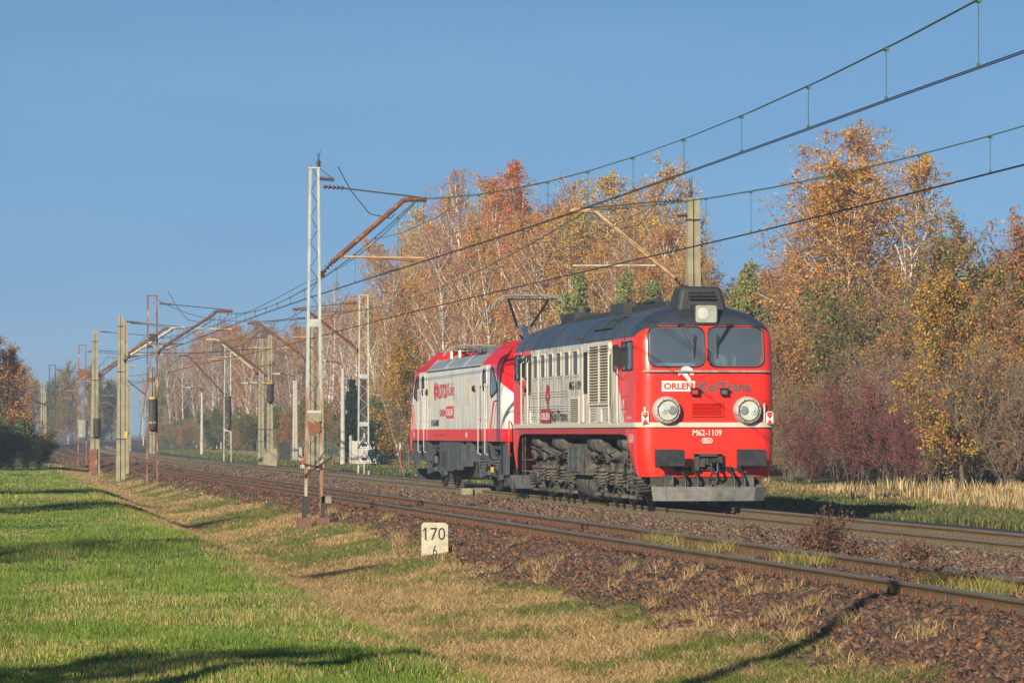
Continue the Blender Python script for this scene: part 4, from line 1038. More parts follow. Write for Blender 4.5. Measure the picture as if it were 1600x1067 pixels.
# roof gear
m = MB()
for y in (5.2, 5.9, 6.6, 7.4): m.lathe([(.04, 0), (.09, .03), (.05, .06), (.09, .10), (.05, .13), (.09, .17), (.04, .20), (.03, .30)], (-.3 if y < 6.3 else .3, y, 3.62), (0, 0, 1), 10)
for y in (10.2, 11.0, 12.4, 13.4): m.lathe([(.04, 0), (.09, .03), (.05, .06), (.09, .10), (.05, .13), (.09, .17), (.04, .20), (.03, .30)], (-.5, y, 3.62), (0, 0, 1), 10)
m.build('roof_insulator', MT['insul'], EL)
m = MB(); m.bb(-.5, .5, 7.6, 9.7, 3.62, 3.98); m.bb(-.8, .8, 16.0, 17.0 if False else 14.9, 3.62, 3.85); m.bb(-.3, .3, 4.6, 5.2, 3.6, 4.15)
m.tube([(-.3, 5.0, 3.95), (-.4, 7, 4.0), (-.5, 10, 3.98), (-.5, 13.5, 3.96)], .025, 6); m.build('roof_equipment', pm('roof_equipment_grey', (.12, .13, .14), (.18, .19, .19), 4, .6), EL)
m = MB()
for y in (11.2, 12.9): m.bb(-1.10, -1.05, y-.12, y+.12, 3.72, 3.95)
m.build('warning_plate', M_whitet, EL)
# pantographs: near one raised, far one folded
def pantograph(yb, raised):
    zb = 3.82
    base = MB()
    for s in (-1, 1): base.bar((s*.5, yb-.7, zb), (s*.5, yb+.7, zb), .06); base.cyl((s*.5, yb-.6, 3.60), (s*.5, yb-.6, zb), .06, 8); base.cyl((s*.5, yb+.6, 3.60), (s*.5, yb+.6, zb), .06, 8)
    base.bar((-.5, yb-.7, zb), (.5, yb-.7, zb), .06); base.bar((-.5, yb+.6, zb), (.5, yb+.6, zb), .06)
    b = base.build('pantograph', MT['dark_steel'], EL)
    if raised: k = Vector((0, yb-1.0+2.0, 4.50)); hy = yb+.1; hz = 5.30; ky = yb+.9
    else: ky = yb-1.1; k = Vector((0, ky, 4.05)); hy = yb+.6; hz = 4.16
    k = Vector((0, ky, 4.47 if raised else 4.02))
    a = MB(); a.bar((0, yb-.35 if raised else yb+.5, zb+.03), k, .13, .10); a.bar((-.25, ky, k.z), (.25, ky, k.z), .09); m2 = a.build('lower_arm', pm('pantograph_blue_grey', (.06, .09, .13), (.04, .06, .09), 4, .5) if raised else bpy.data.materials['pantograph_blue_grey'], b)
    a = MB()
    for s in (-1, 1): a.bar((s*.18, ky, k.z), (s*.55, hy, hz-.10), .05)
    a.bar((-.55, hy, hz-.10), (.55, hy, hz-.10), .04); a.bar((-.2, ky, k.z+.1), (.4, hy, hz-.15), .012); a.build('upper_arm', MT['dark_steel'], b)
    a = MB()
    for d in (-.17, .17):
        a.tube([(-.98, hy+d, hz-.30), (-.88, hy+d, hz-.13), (-.70, hy+d, hz-.02), (-.5, hy+d, hz), (.5, hy+d, hz), (.70, hy+d, hz-.02), (.88, hy+d, hz-.13), (.98, hy+d, hz-.30)], .022, 6)
        a.bar((-.55, hy+d, hz+.02), (.55, hy+d, hz+.02), .05, .03)
    for s in (-1, 1): a.bar((s*.55, hy-.17, hz-.05), (s*.55, hy+.17, hz-.05), .05); a.bar((s*.62, hy, hz-.08), (s*.8, hy, hz-.1), .05)
    a.build('collector_head', pm('pantograph_head_grey', (.26, .25, .22), (.16, .15, .13), 8, .6) if raised else bpy.data.materials['pantograph_head_grey'], b)
pantograph(3.9 if False else 5.4, True); pantograph(14.6, False)
m = MB(); m.tube([(-.45, 3.3, 3.98), (-.5, 3.9, 4.2), (-.3, 4.6, 4.15), (0, 5.0, 3.9)], .025, 6); m.box((0, 3.6, 4.05), (.9, .5, .08)); m.build('antenna_cable', M_gasket, EL)
buffers(EL, 0, -.40); buffers(EL, LE, .40)
# underframe: skirts, boxes, bogies
m = MB(); m.bb(-1.3, 1.3, .8, LE-.8, 1.15, 1.36); m.bb(-1.0, 1.0, 6.3, 13.2, .34, 1.3); m.build('underframe', M_under2, EL)
for s in (-1, 1):
    for (a, b, c, d) in ((8.35, 9.1, 1.36, .65), (9.2, 11.0, 1.36, .55), (11.1, 12.9, 1.36, .50), (6.6, 7.5, 1.36, .8)): m = MB(); m.prism([(s*1.42, a, c), (s*1.42, b, c), (s*1.42, b-.1, d), (s*1.42, a+.1, d)], (-s*.35, 0, 0)); m.build('equipment_box', M_bog, EL)
    for (a, b) in ((3.2, 4.4), (LE-4.4, LE-3.2)): m = MB(); m.prism([(s*1.43, a, 1.36), (s*1.43, b, 1.36), (s*1.43, b, .95), (s*1.43, a+.2, .75)], (-s*.25, 0, 0)); m.build('skirt_panel', M_bog, EL)
    for (a, b) in ((.5, 1.5), (LE-1.5, LE-.5)): m = MB(); m.prism([(s*1.38, a, 1.36), (s*1.38, b, 1.36), (s*1.38, b-.1, .5), (s*1.38, a+.1, .5)], (-s*.1, 0, 0)); m.build('skirt_panel', M_bog, EL)
    m = MB(); m.bb(s*1.425, s*1.435, 11.3, 12.4, .62, 1.05, 0)
    for k in range(5): m.bb(s*1.435, s*1.440, 11.3+.26*k, 11.33+.26*k, .62, 1.12, 1); 
    m.bb(s*1.425, s*1.435, 11.5, 11.8, 1.1, 1.28, 1); m.build('box_louvre', [MT['black'], M_bog], EL)
def bogie_e(yc):
    m = MB()
    for s in (-1, 1):
        x = s*1.08
        prof = [(-1.9, .92), (-1.4, 1.0), (-.9, 1.0), (-.6, .72), (.6, .72), (.9, 1.0), (1.4, 1.0), (1.9, .92), (1.9, .78), (1.5, .75), (1.0, .72), (.6, .5), (-.6, .5), (-1.0, .72), (-1.5, .75), (-1.9, .78)]
        m.prism([(x-.08, yc+a, b) for a, b in prof], (.16, 0, 0))
        for y in (-1.3, 1.3): m.bar((x+s*.10, yc+y*.3, .52), (x+s*.10, yc+y*1.3, .42), .10, .12); m.bar((x+s*.15, yc+y*1.45, .85), (x+s*.15, yc+y*1.2, .35), .08)
        m.bar((x+s*.16, yc-.5, 1.2), (x+s*.16, yc+.5, .6), .10); m.tube([(x+s*.2, yc-1.8, .9), (x+s*.2, yc-.8, 1.1), (x+s*.2, yc+.2, .85), (x+s*.2, yc+1.8, 1.0)], .025, 6); m.cyl((x+s*.15, yc-.1, .7), (x+s*.15, yc-.1, 1.3), .07, 10)
    m.bb(-.9, .9, yc-1.2, yc+1.2, .6, .85); b = m.build('bogie', M_bog, EL)
    for y in (-1.3, 1.3): wheelset(b, yc+y, .625)
    for s in (-1, 1):
        for y in (-1.3, 1.3):
            m = MB(); m.lathe([(0, .14), (.15, .13), (.2, .04), (.22, -.1)], (s*1.12, yc+y, .625), (s, 0, 0), 16); m.build('axle_box', M_bog, b)
            for d in (-.38, .38):
                m = MB(); m.spring((s*1.15, yc+y+d, .62), .10, .32, 4, .028); m.build('coil_spring', M_bog, b)
bogie_e(4.3); bogie_e(15.0)
m = MB(); m.prism([(-1.25, .3, .50), (1.25, .3, .50), (1.2, .1, .16), (-1.2, .1, .16)], (0, .06, 0)); m.build('snow_plough', M_bog, EL); m = MB(); m.prism([(-1.25, LE-.3, .5), (1.25, LE-.3, .5), (1.2, LE-.1, .16), (-1.2, LE-.1, .16)], (0, -.06, 0)); m.build('snow_plough', M_bog, EL)
for s in (-1, 1): m = MB(); m.prism([(s*1.27, .35, .50), (s*1.27, 1.5, .50), (s*1.27, 1.35, .28), (s*1.27, .3, .16)], (-s*.04, 0, 0)); m.build('plough_side', M_bog, EL)
m = MB(); m.box((-1.42, 2.7, .62), (.06, .22, .14)); m.build('yellow_tap_plate', pm('amber_plate', (.6, .33, .03), None, 4, .5), EL)
# ---------------------------------------------------------------- overhead line masts
ZC = 5.56   # contact wire height
def cX(Y): return float(curve(Y))
def insulator(mb, p, q, r=.06, n=5, mat=0):
    p = Vector(p); q = Vector(q); d = q-p
    prof = [(.02, 0)]
    L_ = d.length
    for k in range(n):
        a = L_*(k+.2)/n; prof += [(.025, a), (r, a+L_*.25/n), (.025, a+L_*.5/n)]
    prof.append((.02, L_)); mb.lathe(prof, p, d, 10, mat)
def bracket(root, s, f, zm, reach, zlo, zreg=5.72, tube='rust_tube', reg='ochre_tube', stay=True, wire=True):
    """all in root space whose z=0 is rail level; f = x of the mast face; s = direction of the track"""
    X = lambda d: s*(f+d)
    m = MB(); b0 = reach*.78
    m.tube([(X(.30), 0, zlo+.28), (X(b0-.15), 0, zm-.17), (X(b0), 0, zm-.03), (X(b0+.15), 0, zm), (X(reach), 0, zm)], .058, 8); t = m.build('bracket_tube', MT[tube], root)
    m = MB(); m.box((X(.06), 0, zlo), (.14, .10, .16)); insulator(m, (X(.10), 0, zlo+.05), (X(.30), 0, zlo+.28), .075, 3); 
    if stay: insulator(m, (X(.1), 0, zm+.28), (X(.6), 0, zm+.25), .06, 5)
    m.build('bracket_insulator', MT['insul'], root)
    if stay:
        m = MB(); m.bar((X(.55), 0, zm+.25), (X(b0+.4), 0, zm+.05), .035); m.build('stay_rod', MT['dark_steel'], root)
    u = (zreg-zlo-.28)/(zm-.17-zlo-.28); xr = .30+(b0-.45)*u
    m = MB(); m.tube([(X(xr+.05), 0, zreg), (X(reach-.05), 0, zreg-.02)], .028, 8); r_ = m.build('registration_arm', MT[reg], root)
    m = MB(); m.bar((X(reach-.06), 0, zm), (X(reach-.10), 0, zreg), .014); m.bar((X(xr+.9), 0, zreg-.03), (X(reach-.35), 0, ZC+.06), .03); m.bar((X(reach-.6), 0, zreg+.25), (X(reach-.6), 0, ZC+.1), .018)
    m.box((X(xr+.05), 0, zreg), (.12, .08, .09)); m.box((X(reach-.35), 0, ZC+.06), (.10, .06, .06)); m.build('steady_arm', MT['rust_tube'], root)
    if wire:
        m = MB(); m.tube([(X(.45), 0, zm+.75), (X(.75), .02, zm+.2), (X(1.2), .02, zm-.35), (X(1.7), .02, zm-.45), (X(b0-.2), .0, zm-.35)], .012, 5); m.build('bonding_cable', MT['wire_black'], root)
def lattice(root, zb, zt, w0, w1, mats, dep=.16, horn=False, plates=True, lac=None):
    """two channel legs side by side with zigzag lacing"""
    for s in (-1, 1):
        m = MB(); n = 8
        for k in range(n):
            z0 = zb+(zt-zb)*k/n; z1 = zb+(zt-zb)*(k+1)/n
            xa = s*(w0+(w1-w0)*k/n)/2; xb = s*(w0+(w1-w0)*(k+1)/n)/2
            th = .058
            mt = 1 if (k+.5)/n < .42 and len(mats) > 1 else 0
            m.add([(xa-th/2, -dep/2, z0), (xa+th/2, -dep/2, z0), (xa+th/2, dep/2, z0), (xa-th/2, dep/2, z0), (xb-th/2, -dep/2, z1), (xb+th/2, -dep/2, z1), (xb+th/2, dep/2, z1), (xb-th/2, dep/2, z1)],
                  [(0, 1, 5, 4), (1, 2, 6, 5), (2, 3, 7, 6), (3, 0, 4, 7)] + ([(4, 5, 6, 7)] if k == n-1 else []), mt)
        m.build('leg', mats, root)
    m = MB(); z = zb+.5; k = 0
    while z < zt-.2:
        t0 = (z-zb)/(zt-zb); t1 = min((z+.30-zb)/(zt-zb), 1); a = (w0+(w1-w0)*t0)/2-.02; b = (w0+(w1-w0)*t1)/2-.02; sg = 1 if k % 2 else -1
        m.bar((sg*a, -dep*.4, z), (-sg*b, -dep*.4, z+.30), .014, .014); z += .30; k += 1
    m.build('lacing', lac or mats[0], root)
    m = MB(); m.box((0, 0, zt+.015), (w1+.09, dep+.02, .04))
    if plates:
        for z in (zb+(zt-zb)*.30, zb+(zt-zb)*.56): m.box((0, -dep*.45, z), (w0*.85, .02, .18))
    m.build('cap_plate', mats[0], root)
def concrete_post(root, zb, zt, w0=.36, w1=.22, x=0, bands=True, name='post'):
    m = MB(); g = .05
    for s in (-1, 1):
        c0 = x+s*(w0/4+g/4); c1 = x+s*(w1/4+g/4); a0 = w0/4-g/4; a1 = w1/4-g/4; d0, d1 = w0*.42, w1*.45
        m.add([(c0-a0, -d0, zb), (c0+a0, -d0, zb), (c0+a0, d0, zb), (c0-a0, d0, zb), (c1-a1, -d1, zt), (c1+a1, -d1, zt), (c1+a1, d1, zt), (c1-a1, d1, zt)], [(0, 1, 5, 4), (1, 2, 6, 5), (2, 3, 7, 6), (3, 0, 4, 7), (4, 5, 6, 7)])
    m.add([(x-w0/4, -w0*.25, zb), (x+w0/4, -w0*.25, zb), (x+w1/4, -w1*.25, zt-.05), (x-w1/4, -w1*.25, zt-.05)], [(0, 1, 2, 3)])
    m.build(name, MT['concrete'], root)
    if bands:
        m = MB()
        for t in ((.30, .78) if w0 < .4 else (.26, .66, .93)):
            w = w0+(w1-w0)*t; m.box((x, 0, zb+(zt-zb)*t), (w+.04, w+.03, .035))
        m.build('steel_band', MT['dark_steel'], root)
def weights(root, x, zb, h, r, mats, n=1, y=-.22):
    m = MB(); k = 0; z = zb
    while z < zb+h: m.cyl((x, y, z), (x, y, z+.07), r, 12, k % len(mats)); z += .08; k += 1
    m.cyl((x, y, zb-.1), (x, y, zb+h+1.3), .015, 5, 0); m.build('tension_weight', mats, root)
def rod(root, zt, x=0, h=.35):
    m = MB(); m.lathe([(.03, 0), (.06, .04), (.03, .08), (.06, .12), (.02, .2)], (x, 0, zt), (0, 0, 1), 10); m.tube([(x, 0, zt+.15), (x+.0, 0, zt+.25), (x-.03, 0, zt+h)], .01, 5); m.tube([(x, 0, zt+.2), (x+.04, 0, zt+h+.05)], .01, 5); m.build('spark_gap', MT['dark_steel'], root)
M_wblack = pm('black_cast_iron_weight', (.018, .018, .02), (.035, .03, .028), 7, .7)
M_wgrey = pm('concrete_weight', (.34, .33, .28), (.22, .2, .17), 7, .9)
M_wrust = pm('rusted_cast_weight', (.17, .10, .06), (.03, .028, .028), 5, .85, lo=.45, hi=.52)
M_yel = pm('yellow_marking_paint', (.55, .42, .03), None, 6, .6)
M_darkwood = pm('dark_red_brown_board', (.07, .025, .02), (.035, .018, .015), 6, .9)
G = 'overhead line masts beside the tracks'
def mast(label, x, y, zb, kind='lattice_mast'):
    return thing(kind, label, 'mast', (x+cX(y), y, 0), 0, G)
# --- near side
A = mast('tall grey two legged lattice mast with rusty foot, nearest of all masts', 9.2, 89, -.7, 'lattice_mast')
lattice(A, -.45, 7.78, .38, .185, [MT['white_lattice'], pm('peeling_rusty_white_paint', (.38, .34, .28), (.27, .12, .07), 5, .8, stretch=(1, 1, .3), lo=.40, hi=.55)], lac=MT['dark_steel']); bracket(A, 1, .12, 7.08, 2.55, 5.30); rod(A, 7.8, .11)
m = MB(); insulator(m, (.13, 0, 7.55), (.48, 0, 7.52), .07, 6); m.bar((.48, 0, 7.52), (.15, 0, 7.78), .015); m.build('top_insulator', MT['insul'], A)
m = MB()
for s in (-1, 1): m.add([(s*.22-.17*1.0, -.2, -1.0), (s*.22+.17, -.2, -1.0), (s*.22+.17, .2, -1.0), (s*.22-.17, .2, -1.0), (s*.22-.15, -.17, -.40), (s*.22+.15, -.17, -.40), (s*.22+.15, .17, -.40), (s*.22-.15, .17, -.40)], [(0, 1, 5, 4), (1, 2, 6, 5), (2, 3, 7, 6), (3, 0, 4, 7), (4, 5, 6, 7)])
m.build('foundation_block', MT['rust_base'], A)
m = MB()
for s in (-1, 1): m.bb(s*.21-.05, s*.21+.05, -.10, .10, -.42, .1)
m.build('foot_coating', MT['dark_steel'], A)
m = MB(); m.box((0, -.04, 1.95), (.34, .26, .20), 0); m.prism([(-.13, -.12, 1.83), (.13, -.12, 1.83), (.16, -.12, 1.62), (.0, -.12, 1.50), (-.14, -.12, 1.60)], (0, .2, 0), 1); m.build('tensioning_box', [MT['concrete'], MT['rust_lattice']], A)
m = MB(); m.box((.30, -.02, .02), (.22, .16, .16)); m.build('cable_box', MT['concrete'], A)
cx_ = thing('crossed_boards', 'X of dark rusty boards fixed low on the nearest lattice mast', 'marker', (9.2, 88.85, 0))
for (a, b) in (((-.28, .55), (.42, 1.02)), ((-.24, .85), (.52, .68))):
    m = MB(); m.bar((a[0], 0, a[1]), (b[0], 0, b[1]), .03, .045); m.build('board', M_darkwood, cx_)
m = MB(); m.bar((-.02, .02, .80), (.30, .02, 1.22), .02); m.build('board', M_darkwood, cx_)
B = mast('rust orange lattice mast with black hanging weights', 9.2, 151, -.4)
lattice(B, -.55, 7.0, .40, .36, [MT['rust_lattice']]); bracket(B, 1, .18, 6.42, 3.0, 4.75, 5.72, 'rust_tube', 'pale_tube'); weights(B, 0, 2.05, .85, .15, [M_wblack]); weights(B, 0, 1.72, .2, .15, [M_wblack])
m = MB(); m.cyl((0, -.22, 2.92), (0, -.22, 3.0), .15, 12); m.build('yellow_weight_cap', M_yel, B)
m = MB(); m.box((.0, -.1, 5.35), (.25, .2, .3)); m.box((-.1, -.12, 5.0), (.22, .1, .10)); m.build('pulley_box', MT['dark_steel'], B)
C = mast('taller concrete post of the close pair on the left', 9.3, 176.5, -.47, 'concrete_mast'); concrete_post(C, -.7, 7.05, .42, .22); bracket(C, 1, .15, 6.45, 2.8, 4.9, 5.72, 'pale_tube', 'rust_tube', wire=False)
C2 = mast('slimmer concrete post with yellow plate, right one of the close pair', 9.92, 184, -.45, 'concrete_mast'); concrete_post(C2, -.7, 6.95, .36, .20); m = MB(); m.box((.03, -.17, 1.5), (.14, .02, .32)); m.build('yellow_plate', M_yel, C2)
bracket(C2, 1, .15, 6.6, 2.1, 5.3, 5.72, 'rust_tube', 'pale_tube', wire=False)
D = mast('thick concrete post with a rusty foot and black weight stack on the left', 9.2, 200, -.47, 'concrete_mast'); concrete_post(D, -.6, 6.9, .52, .24); bracket(D, 1, .18, 6.6, 3.4, 4.6, 5.72, 'rust_tube', 'pale_tube', wire=False); weights(D, .1, 1.4, .9, .2, [M_wblack], y=-.3)
m = MB(); m.box((-.08, -.26, .1), (.40, .06, 1.3)); m.build('rusty_foot_plate', MT['rust_lattice'], D)
D2 = mast('slim rusty lattice mast with pale grey weights, left of the concrete posts', 9.9, 234, -.45); lattice(D2, -.6, 6.95, .50, .42, [MT['rust_lattice']], plates=False); bracket(D2, 1, .2, 6.3, 3.2, 4.3, 5.72, 'rust_tube', 'pale_tube', wire=False); weights(D2, .02, 1.35, 1.0, .30, [M_wgrey], y=-.35)
m = MB(); m.box((0, -.08, 5.2), (.55, .3, .6)); m.build('pulley_box', MT['rust_lattice'], D2)
E_ = mast('dark far lattice mast with triangular sign, leftmost of all', 9.7, 303, -.45); lattice(E_, -.5, 6.95, .55, .45, [MT['dark_steel'], MT['rust_tube']], plates=False); bracket(E_, 1, .2, 6.3, 3.0, 4.5, 5.72, 'rust_tube', 'pale_tube', wire=False); bracket(E_, -1, .2, 4.9, 3.4, 3.5, 4.3, 'dark_steel', 'dark_steel', stay=False, wire=False)
m = MB(); m.add([(-.5, -.2, 1.3), (.5, -.2, 1.3), (0, -.2, 2.0)], [(0, 1, 2)]); m.build('triangle_plate', MT['dark_steel'], E_)
F1 = mast('thin pale post seen far away through the haze between the tracks', 9.6, 372, -.4, 'concrete_mast'); concrete_post(F1, -.5, 6.6, .5, .3); bracket(F1, 1, .2, 6.3, 3.0, 4.5, wire=False)
F2 = mast('farthest hazy post beside the curve', 9.6, 455, -.4, 'concrete_mast'); concrete_post(F2, -.5, 6.6, .5, .3); bracket(F2, 1, .2, 6.3, 3.0, 4.5, wire=False)
# --- far side
def farmast(label, y, kind='concrete_mast', xx=19.0, zt=7.4, w=.36, br=True, zm=6.9, zlo=5.1, **k):
    o = mast(label, xx, y, -.3, kind)
    if kind == 'concrete_mast': concrete_post(o, -.4, zt, w, w*.62)
    else: lattice(o, -.4, zt, .45, .36, [MT['white_lattice']])
    if br: bracket(o, -1, .17, zm, 2.9, zlo, 5.72, **k)
    return o
R1 = farmast('concrete post rising behind the roof of the diesel locomotive', 92.5, w=.46, zm=7.06, zlo=5.15, reg='pale_tube', tube='ochre_tube'); rod(R1, 7.4, -.06, .5)
m = MB(); m.tube([(-.05, 0, 7.45), (-.3, 0, 7.5), (-.42, 0, 7.3), (-.42, 0, 7.05)], .012, 5); insulator(m, (-.15, 0, 6.98), (-.42, 0, 6.95), .06, 4); m.build('top_insulator', MT['insul'], R1)
m = MB()
for k in range(60): z = 4.8+2.0*rng.rand(); m.bar((.22, -.1+.2*rng.rand(), z), (.22+.10*rng.rand(), -.1, z+.1*rng.randn()), .02)
m.build('climbing_plant', pm('dry_climber', (.16, .12, .06), None, 8, .9), R1)
R2 = farmast('grey lattice mast behind the two triangular signs', 163, 'lattice_mast', zt=7.5); m = MB(); m.bb(-.12, .12, -.03, .03, .9, 3.9); m.build('dark_infill_plate', MT['dark_steel'], R2)
m = MB(); m.bar((.25, 0, 5.1), (1.05, -6, -.35), .02); m.build('guy_rope', MT['concrete'], R2)
Rb1 = farmast('left concrete post seen behind the nearest lattice mast', 184.5, xx=18.92, zt=7.5); Rb2 = farmast('right concrete post seen behind the nearest lattice mast', 181, xx=19.02, zt=7.1, br=False)
R3 = farmast('concrete mast carrying a black weight stack in the middle distance', 207, zt=6.9, zm=6.5, zlo=4.7); weights(R3, 0, 3.3, .95, .2, [M_wblack], y=-.3)
m = MB(); m.cyl((0, -.3, 4.26), (0, -.3, 4.33), .2, 12); m.build('yellow_weight_cap', M_yel, R3); m = MB(); m.bb(-.36, .36, -.32, .3, -.4, .75); m.build('wide_foot', MT['concrete'], R3)
R3b = farmast('plain concrete mast left of the one with the black weight stack', 212.5, zt=6.95, zm=6.8, zlo=4.9, tube='pale_tube', stay=False)
R4 = farmast('grey lattice mast with a long column of rust stained weights', 237, 'lattice_mast', zt=6.9, zm=6.4, zlo=4.0); weights(R4, 0, 1.9, 1.95, .2, [M_wrust, M_wblack], y=-.25)
R5 = farmast('dark concrete post at the edge of the forest, hazy', 338, w=.5, zt=6.9, zm=6.5, zlo=4.6)
R6 = farmast('hazy post farthest along the forest edge', 420, w=.5, zt=6.9, zm=6.5, zlo=4.6)
R7 = farmast('white post with small white plate, far and hazy', 520, w=.5, zt=6.4, zm=6.2, zlo=4.6); m = MB(); m.box((0, -.5, 2.6), (.9, .05, .7)); m.build('white_plate', M_whitet, R7)
m = MB(); m.bar((0, 0, 4.9), (-1.35, -9.0, -.85), .022); gw = m.build('guy_wire', MT['rust_tube'], B)
m = MB(); m.box((-1.35, -9.0, -.82), (.12, .12, .30)); m.build('guy_anchor', MT['concrete'], B)

# ---------------------------------------------------------------- overhead wires
def overhead(xt, label, sup, zz, msup):
    root = thing('overhead_wire', label, 'overhead wire', (0, 0, 0))
    def X(y, a): return xt+cX(y)+a
    # contact wires
    zig = lambda y: -.20*math.sin((y-89)/62*math.pi)
    zc = lambda y: ZC+.10*min(max((75-y)/30, 0), 1)
    ys = list(np.arange(-10, 200, 6))+list(np.arange(200, 620, 15))
    for d in (-.03, .03):
        m = MB(); m.tube([(X(y, zig(y)+d), y, zc(y)+.02) for y in ys], .0085, 5); m.build('contact_wire', MT['wire_black'], root)
    def mz(y):
        for (a, b), (za, zb), sag in zip(zip(sup[:-1], sup[1:]), zip(msup[:-1], msup[1:]), zz):
            if a <= y <= b:
                t = (y-a)/(b-a); return za+(zb-za)*t-sag*4*t*(1-t)
        return msup[-1]
    ym = []
    for a, b in zip(sup[:-1], sup[1:]): ym += list(np.linspace(a, b, 15))[:-1]
    for d in ((-.04, .04)):
        m = MB(); m.tube([(X(y, zig(y)+d), y, mz(y)+(.03 if d > 0 else 0)) for y in ym], .0078, 5); m.build('messenger_wire', MT['wire_green'], root)
    # stitch wires at the supports
    m = MB()
    for i, sp in enumerate(sup[1:-1]):
        if sp > 250: break
        z0 = msup[i+1]; l = 8.0
        m.tube([(X(sp-l, zig(sp-l)), sp-l, mz(sp-l)), (X(sp-3, zig(sp)), sp-3, mz(sp-3)-.45), (X(sp, zig(sp)), sp, z0-.62), (X(sp+3, zig(sp)), sp+3, mz(sp+3)-.42), (X(sp+l, zig(sp+l)), sp+l, mz(sp+l))], .008, 5)
        m.bar((X(sp, zig(sp)), sp, z0-.05), (X(sp, zig(sp)), sp, z0-.62), .012)
    m.build('stitch_wire', MT['wire_green'], root)
    n = 0; y = sup[0]+4.2
    while y < sup[-1]-5 and n < 95:
        if min(abs(y-s_) for s_ in sup) > 1.5:
            m = MB(); z1 = mz(y); m.tube([(X(y, zig(y)), y, z1), (X(y, zig(y)), y, zc(y)+.05)], .0055, 4); m.box((X(y, zig(y)), y, z1), (.07, .02, .045)); m.box((X(y, zig(y)), y, zc(y)+.05), (.04, .02, .04)); m.build('dropper', MT['wire_green'], root); n += 1
        y += 4.25 if y < 150 else 5.5
    return root
overhead(11.66, 'overhead contact line hanging above the empty near track', [-35, 27, 89, 151, 176.5, 200, 234, 303, 372, 455, 560], [.93, .93, 1.0, .25, .2, .5, .7, .7, .8, .8], [7.1, 7.1, 7.08, 6.42, 6.45, 6.6, 6.3, 6.3, 6.3, 6.3, 6.3])
overhead(16.4, 'overhead contact line above the locomotives on the far track', [-40, 24, 92.5, 163, 184.5, 207, 237, 338, 420, 520, 600], [.85, .85, .95, .15, .2, .5, .9, .8, .8, .8], [7.1, 7.06, 7.06, 6.9, 6.9, 6.5, 6.4, 6.5, 6.5, 6.2, 6.2])
# crossing feeder and anchor wires
def wire(label, pts, r=.009, mt='wire_black', sag=.3):
    P = []; 
    for a, b in zip(pts[:-1], pts[1:]):
        for k in range(8):
            t = k/8; P.append((a[0]+(b[0]-a[0])*t, a[1]+(b[1]-a[1])*t, a[2]+(b[2]-a[2])*t-sag*4*t*(1-t)))
    P.append(pts[-1]); m = MB(); m.tube(P, r, 5); o = m.build('cable', MT[mt]); return tag(o, label, 'cable')
wire('anchor cable running from the rust orange mast up to the wires of the near track', [(9.3, 151, 5.3), (11.3, 112, 6.0), (11.6, 89, 7.0)], .010, 'wire_green')
wire('anchor cable from the taller concrete post of the pair to the near track wires', [(9.4, 176.5, 5.0), (11.6, 150, 6.1)], .014)
wire('anchor cable from the grey weight lattice mast across to the far track wires', [(18.8+cX(237), 237, 5.0), (16.4, 207, 6.2), (16.4, 184, 6.5)], .014)
wire('cross span cable between the thick concrete post and the far side', [(9.4, 200, 5.9), (18.8, 212, 6.3)], .016, 'wire_black', .2)
wire('cross span cable between the rust orange mast and the far side', [(9.4, 151, 6.85), (13, 160, 6.3), (18.9, 163, 6.9)], .010, 'wire_black', .2)
# ---------------------------------------------------------------- signs, markers and small things
def milestone(x, y, zb, h, w, label, top, bottom):
    r = thing('kilometre_stone', label, 'kilometre stone', (x, y, zb), RD(-4)); m = MB()
    m.prism([(-w/2, 0, -.2), (w/2, 0, -.2), (w/2-.01, 0, h-.05), (w/2-.05, 0, h-.005), (-w/2+.05, 0, h), (-w/2+.01, 0, h-.05)], (0, .12, 0)); s = m.build('stone', M_mile, r)
    bv = s.modifiers.new('b', 'BEVEL'); bv.width = .012; bv.segments = 2
    text(top, w*.74, h*.30, (0, -.004, h*.73), 'front', M_blackt, r, bold=-.01 if False else .0)
    f = MB(); xf = -w*.37+w*.02; f.bar((xf, -.005, h*.875), (xf-.045, -.005, h*.80), .002, .018); f.build('numeral_flag', M_blackt, r)
    if bottom: text(bottom, w*.16, h*.24, (0, -.004, h*.34), 'front', M_blackt, r)
    return r
M_mile = pm('lichened_white_stone', (.52, .48, .37), (.36, .32, .22), 7, .9, bump=.3, dirt=((.20, .16, .09), 5, .60))
milestone(9.28, 68.4, -.80, .76, .50, 'white kilometre stone reading 170 6 in front of the near track', '170', '6')
milestone(18.0+0, 178, -.32, .42, .48, 'small white kilometre stone reading 170 by the far track', '170', '')
zb = float(ground_z(8.0, 300)); r = thing('marker_stone', 'pale square stone standing left of the tracks in the distance', 'marker', (8.2, 262, -.5)); m = MB(); m.prism([(-.25, 0, -.3), (.25, 0, -.3), (.24, 0, .42), (-.22, 0, .44)], (0, .15, 0)); m.build('stone', M_mile, r)
